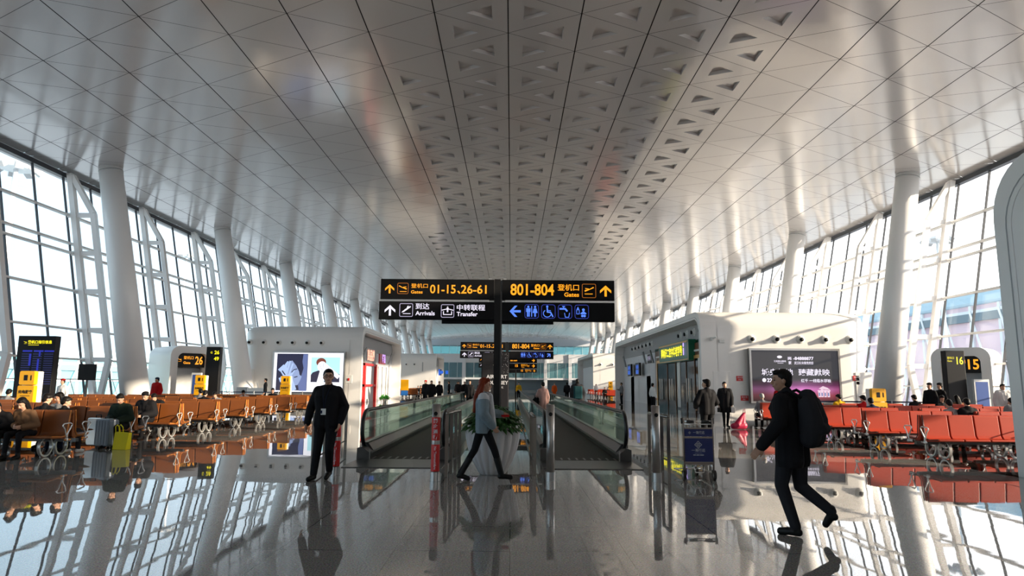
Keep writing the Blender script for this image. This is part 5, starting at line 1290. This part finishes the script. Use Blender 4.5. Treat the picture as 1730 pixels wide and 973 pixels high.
figure('woman in a long black coat carrying a handbag and a pale bag', (8.15, 25.6, 0), 165, pose_stand(anR=V(.06, .10, .085), toeR=V(.06, .25, .03), knR=V(.07, .08, .5), anL=V(-.06, -.05, .09)), 1.70, 'c_black', 'c_black', female=True, hairstyle='bun', top_len=.34, puffy=.03, detail=1, extras=ex_bags, yaw=.2)
figure('shop visitor in pale grey shirt standing at the dark shop doors', (8.15, 38.6, 0), -60, None, 1.66, 'c_white', 'c_black', detail=0, build=1.1)
figure('man in a checked grey shirt standing by the kiosk wall looking at his phone', (8.75, 53.2, 0), 100, pose_stand(elR=V(.25, .05, 1.17), wrR=V(.12, .28, 1.2)), 1.72, 'c_grey', 'c_black', detail=0)
def ex_pack2(root, J, s, hp):
    c = J['chest']; b = MB(); b.rbox((-.19, -.36, c.z-.42), (.19, -.14, c.z+.12), .06); b.build('rucksack', 'c_teal', root, bevel=.04)
figure('man in black with a large teal rucksack beyond the right walkway', (2.96, 30.0, 0), 0, None, 1.80, 'c_black2', 'c_black', detail=0, build=1.25, puffy=.05, extras=ex_pack2, top_len=.1)
def ex_coat(root, J, s, hp):
    b = MB(); p = J['wrL']; b.cap(p+V(0, 0, .05), p+V(.05, -.05, -.45), .09, .13); b.cap(p, p+V(-.15, .05, -.2), .08, .08); blob('black_coat_over_arm', b, .022, 'c_black', root, 2)
figure('person in dusty pink coat carrying a black coat on the right walkway', (1.25, 26.4, .02), 20, pose_stand(elL=V(-.25, .05, 1.2), wrL=V(-.2, .22, 1.1), knR=V(.1, .15, .52), anR=V(.1, .2, .09), toeR=V(.1, .35, .03), anL=V(-.1, -.2, .12), toeL=V(-.1, -.05, .03)), 1.62, 'c_pink', 'c_black2', female=True, detail=0, top_len=.3, extras=ex_coat, nod=.4)
figure('far person in an orange coat near the end of the right walkway', (4.25, 66, 0), 170, None, 1.68, 'c_orange', 'c_black', detail=0, top_len=.3, female=True)
figure('dark silhouetted figure walking under the far balcony on the right', (5.0, 60, 0), 0, None, 1.72, 'c_black2', 'c_black', detail=0, puffy=.03)
figure('person in a yellow jacket far down the middle aisle', (-.0+.72, 64, 0), 180, None, 1.7, 'c_yellow', 'c_black', detail=0)
figure('person in a white coat sitting by the far red benches', (9.9, 78.2, .0), 180, None, 1.6, 'c_white', 'c_black', detail=0)
grp = 'travellers waiting left of the left walkway'
figure('guard in a black coat and red cap at the left walkway rail', (-5.75, 45, 0), 150, None, 1.74, 'c_black', 'c_black', detail=0, hat=('c_red', True), puffy=.03, group=grp)
figure('person in an olive-yellow vest beside the red-capped guard', (-5.5, 46.2, 0), 170, None, 1.70, 'c_green', 'c_black', detail=0, group=grp)
figure('person in a black coat over a red top at the left walkway rail', (-5.0, 42, 0), 180, None, 1.72, 'c_black', 'c_black', detail=0, puffy=.04, build=1.15, hair='hair', group=grp)
figure('thin dark figure half hidden behind the red-topped person', (-5.25, 49, 0), 190, None, 1.70, 'c_black', 'c_black', detail=0, group=grp)
def ex_case(root, J, s, hp):
    a = MB(); a.rbox((.3, -.3, .05), (.62, -.05, .7), .03); a.build('roller_case', 'black', root); a = MB(); a.tube([V(.36, -.17, .7), V(.34, -.1, .95), V(.24, .05, .9)], .015, 6); a.build('case_handle', 'chrome', root)
figure('dark-suited traveller with a roller case right of the second left kiosk', (-5.75, 62, 0), 90, None, 1.75, 'c_black', 'c_black', detail=0, extras=ex_case, group=grp)
for k, (x, y, m, hd) in enumerate(((-5.15, 64, 'c_black', 150), (-4.7, 60, 'c_black2', 200), (-4.55, 66, 'c_grey', 180), (-4.05, 58, 'c_black', 180))):
    figure(['man in black, leftmost of the cluster before the far doors', 'charcoal-coated man second in the far cluster', 'grey-clad person at the back of the far cluster', 'man in black at the right of the far cluster'][k], (x, y, 0), hd, None, 1.72, m, 'c_black', detail=0, puffy=.02, group=grp)
figure('man in a black suit standing on the left walkway, seen from the front', (-2.35, 38, .02), 180, None, 1.74, 'c_black', 'c_black', detail=0)
figure('red-jacketed person farther along the left walkway', (-2.4, 52, .02), 180, None, 1.7, 'c_red', 'c_black', detail=0)
figure('man in dark clothes on the left walkway behind the suited man', (-2.0, 44, .02), 0, None, 1.74, 'c_black2', 'c_black', detail=0)
# left side
figure('guard in a black suit standing before the portrait lightbox', (-16.2, 44.2, 0), 110, None, 1.78, 'c_black', 'c_black', detail=0)
figure('standing person in a red and black jacket beside the left column', (-16.6, 31.4, 0), 160, None, 1.72, 'c_red', 'c_black2', detail=0, hat=('c_navy', False), puffy=.04)
figure('standing woman in white and grey behind the flight board', (-18.0, 26.9, 0), 170, None, 1.62, 'c_white', 'c_grey', detail=0, female=True, hat=('c_red', False))
# right side
figure('cabin crew member in a dark uniform, left one of the standing pair', (15.8, 25.3, 0), 120, None, 1.72, 'c_black', 'c_black', detail=0, hat=('c_black', False))
figure('cabin crew member in a dark uniform, right one of the standing pair', (16.25, 25.4, 0), 100, None, 1.72, 'c_black', 'c_black', detail=0, hat=('c_black', False))
figure('woman in a white jacket standing near the right gate portal', (17.9, 24.4, 0), 165, pose_stand(elL=V(-.28, .02, 1.18), wrL=V(-.12, .2, 1.1)), 1.70, 'c_white', 'c_black', female=True, hairstyle='bun', detail=1, puffy=.05)
figure('woman with long dark hair in a red coat, back turned, near the dark screen', (9.6, 23.9, 0), -10, None, 1.66, 'c_red', 'c_black', female=True, hairstyle='long', detail=1, top_len=.2)
figure('child in black standing beside the first red bench end', (8.55+.75, 22.3, 0), 170, None, 1.25, 'c_black', 'jeans', detail=0, build=1.1)

# --- seated people: front side faces the camera, rear side faces away
def sitter(label, x, row, side, s, front=True, lean=.1, **k):
    y = row + (-.33 if front else .33); k.setdefault('nod', .35)
    return figure(label, (x, y + (.07 if front else -.07), 0), 180 if front else 0, pose_sit(lean), k.pop('h', 1.70), **k)
R_ = rowsL
sitter('young man in black leaning forward over his phone on the nearest orange bench', -10.42, R_[0], 1, -1, lean=.62, top='c_black', bottom='c_black', detail=1, nod=.8, shoes='shoe_w')
sitter('woman with long dark hair and brown coat on the nearest orange bench', -9.98, R_[0], 1, -1, lean=.42, top='c_brown', bottom='c_black', female=True, hairstyle='long', detail=1, nod=.6, top_len=.1)
sitter('person in black at the left edge sitting on the nearest orange bench', -11.0, R_[0], 1, -1, lean=.15, top='c_black', bottom='c_black', detail=1)
sitter('person in black facing away behind the nearest bench, left one of three', -10.1, R_[0], 1, -1, False, top='c_black', bottom='jeans', detail=1, yaw=-.8)
sitter('person in dark grey seated behind the nearest bench, middle of three', -10.95, R_[1], 1, -1, True, top='c_grey', bottom='c_black', detail=1, hairstyle='long', female=True, yaw=-.6)
sitter('person in black facing away at the aisle end of the nearest bench', -9.68, R_[0], 1, -1, False, top='c_black', bottom='c_black2', detail=1, yaw=-.9, h=1.62, shoes='shoe_w')
sitter('man in a dark green coat reading on the second orange bench by the aisle', -9.40, R_[1]-.02, 1, -1, True, lean=.25, top='c_green', bottom='c_black', detail=1, nod=.6, puffy=.03)
sitter('person in black hat and coat holding food on the third orange bench', -10.1, R_[2], 1, -1, True, lean=.2, top='c_black', bottom='c_black', detail=1, nod=.4, puffy=.05, hat=('c_black', False))
sitter('person seated far left beside the window with only the head showing', -16.2, R_[3], 1, -1, False, top='c_grey', bottom='c_black')
sitter('dark-coated person slumped on the fourth orange bench', -11.0, R_[3]-.0, 1, -1, True, lean=.5, top='c_black', bottom='c_black', nod=.7, puffy=.04)
sitter('person in black cap just showing above the fifth orange bench', -11.0, R_[4], 1, -1, False, top='c_black', bottom='c_black', hat=('c_black', False), lean=.3)
sitter('person in a grey coat resting on the sixth orange bench', -12.2, R_[5], 1, -1, False, top='c_grey', bottom='c_black', lean=.1, yaw=.8)
sitter('person with dark hair leaning on the sixth orange bench', -11.2, R_[5], 1, -1, True, top='c_grey', bottom='c_black', lean=.5, nod=.6)
sitter('person in a white collar bending forward on the eighth orange bench', -12.0, R_[7], 1, -1, True, top='c_white', bottom='c_black', lean=.5, nod=.6)
sitter('person in black seated before the yellow box under the lightbox', -11.6, R_[8], 1, -1, True, top='c_black', bottom='c_black', lean=.15, nod=.3)
Q_ = rowsR
sitter('grey-haired person in a grey coat seated at the far red bench', 8.95+.5, Q_[4], 1, 1, False, top='c_grey', bottom='c_black', hair='grey_hair', yaw=.3)
sitter('person seated in a dark red top behind the striding man', 12.0, Q_[3], 1, 1, False, top='c_red', bottom='c_black', yaw=.6)
sitter('person with a pale fur collar seated right of the striding man', 11.29, Q_[4], 1, 1, False, top='c_white', bottom='c_black', yaw=-.4)
sitter('person in a yellow jacket seated right of the striding man', 12.35, Q_[4], 1, 1, False, top='c_yellow', bottom='c_black', yaw=.8)
sitter('person in a navy coat bending low on the red benches', 11.05, Q_[2]+.0, 1, 1, False, top='c_navy', bottom='c_black', lean=.35)
sitter('dark-haired person in grey seated left of the gate pylon', 10.95+.9, Q_[1], 1, 1, False, top='c_grey', bottom='c_black', lean=.3)
sitter('person in a black coat seated in front of the gate 16 pylon', 12.2, Q_[1], 1, 1, False, top='c_black', bottom='c_black', puffy=.03, lean=.0, build=1.2)
sitter('dark-haired person, left of the pair seated near the window', 15.2, Q_[4], 1, 1, False, top='c_black', bottom='c_black', yaw=.4)
sitter('second person of the pair seated near the window', 15.9-.1, Q_[4]+.0, 1, 1, True, top='c_black', bottom='c_black')
sitter('woman with long hair seated near the blue poster', 16.8, Q_[4], 1, 1, False, top='c_brown', bottom='c_black', hairstyle='long', female=True)
sitter('person in a grey padded coat with the hood up near the white jacket', 15.3, Q_[2], 1, 1, False, top='c_grey', bottom='c_black', puffy=.05, lean=.2)
far = [(-9.9, 71.0), (-9.9, 73.4), (-10.3, 75.8), (-9.9, 78.2)]
for k, (x, y) in enumerate(far):
    figure('far seated traveller on the orange benches, %s from the front' % ORD[k], (x, y+.4, 0), 180, pose_sit(.1), 1.7, 'c_black', 'c_black', detail=0)
for k, (x, y) in enumerate(((9.9, 71.4), (10.6, 73.8))):
    figure('far seated traveller on the red benches, %s from the front' % ORD[k], (x, y-.4, 0), 180, pose_sit(.1), 1.7, 'c_black', 'c_black', detail=0)
bpy.data.scenes.remove(TS)
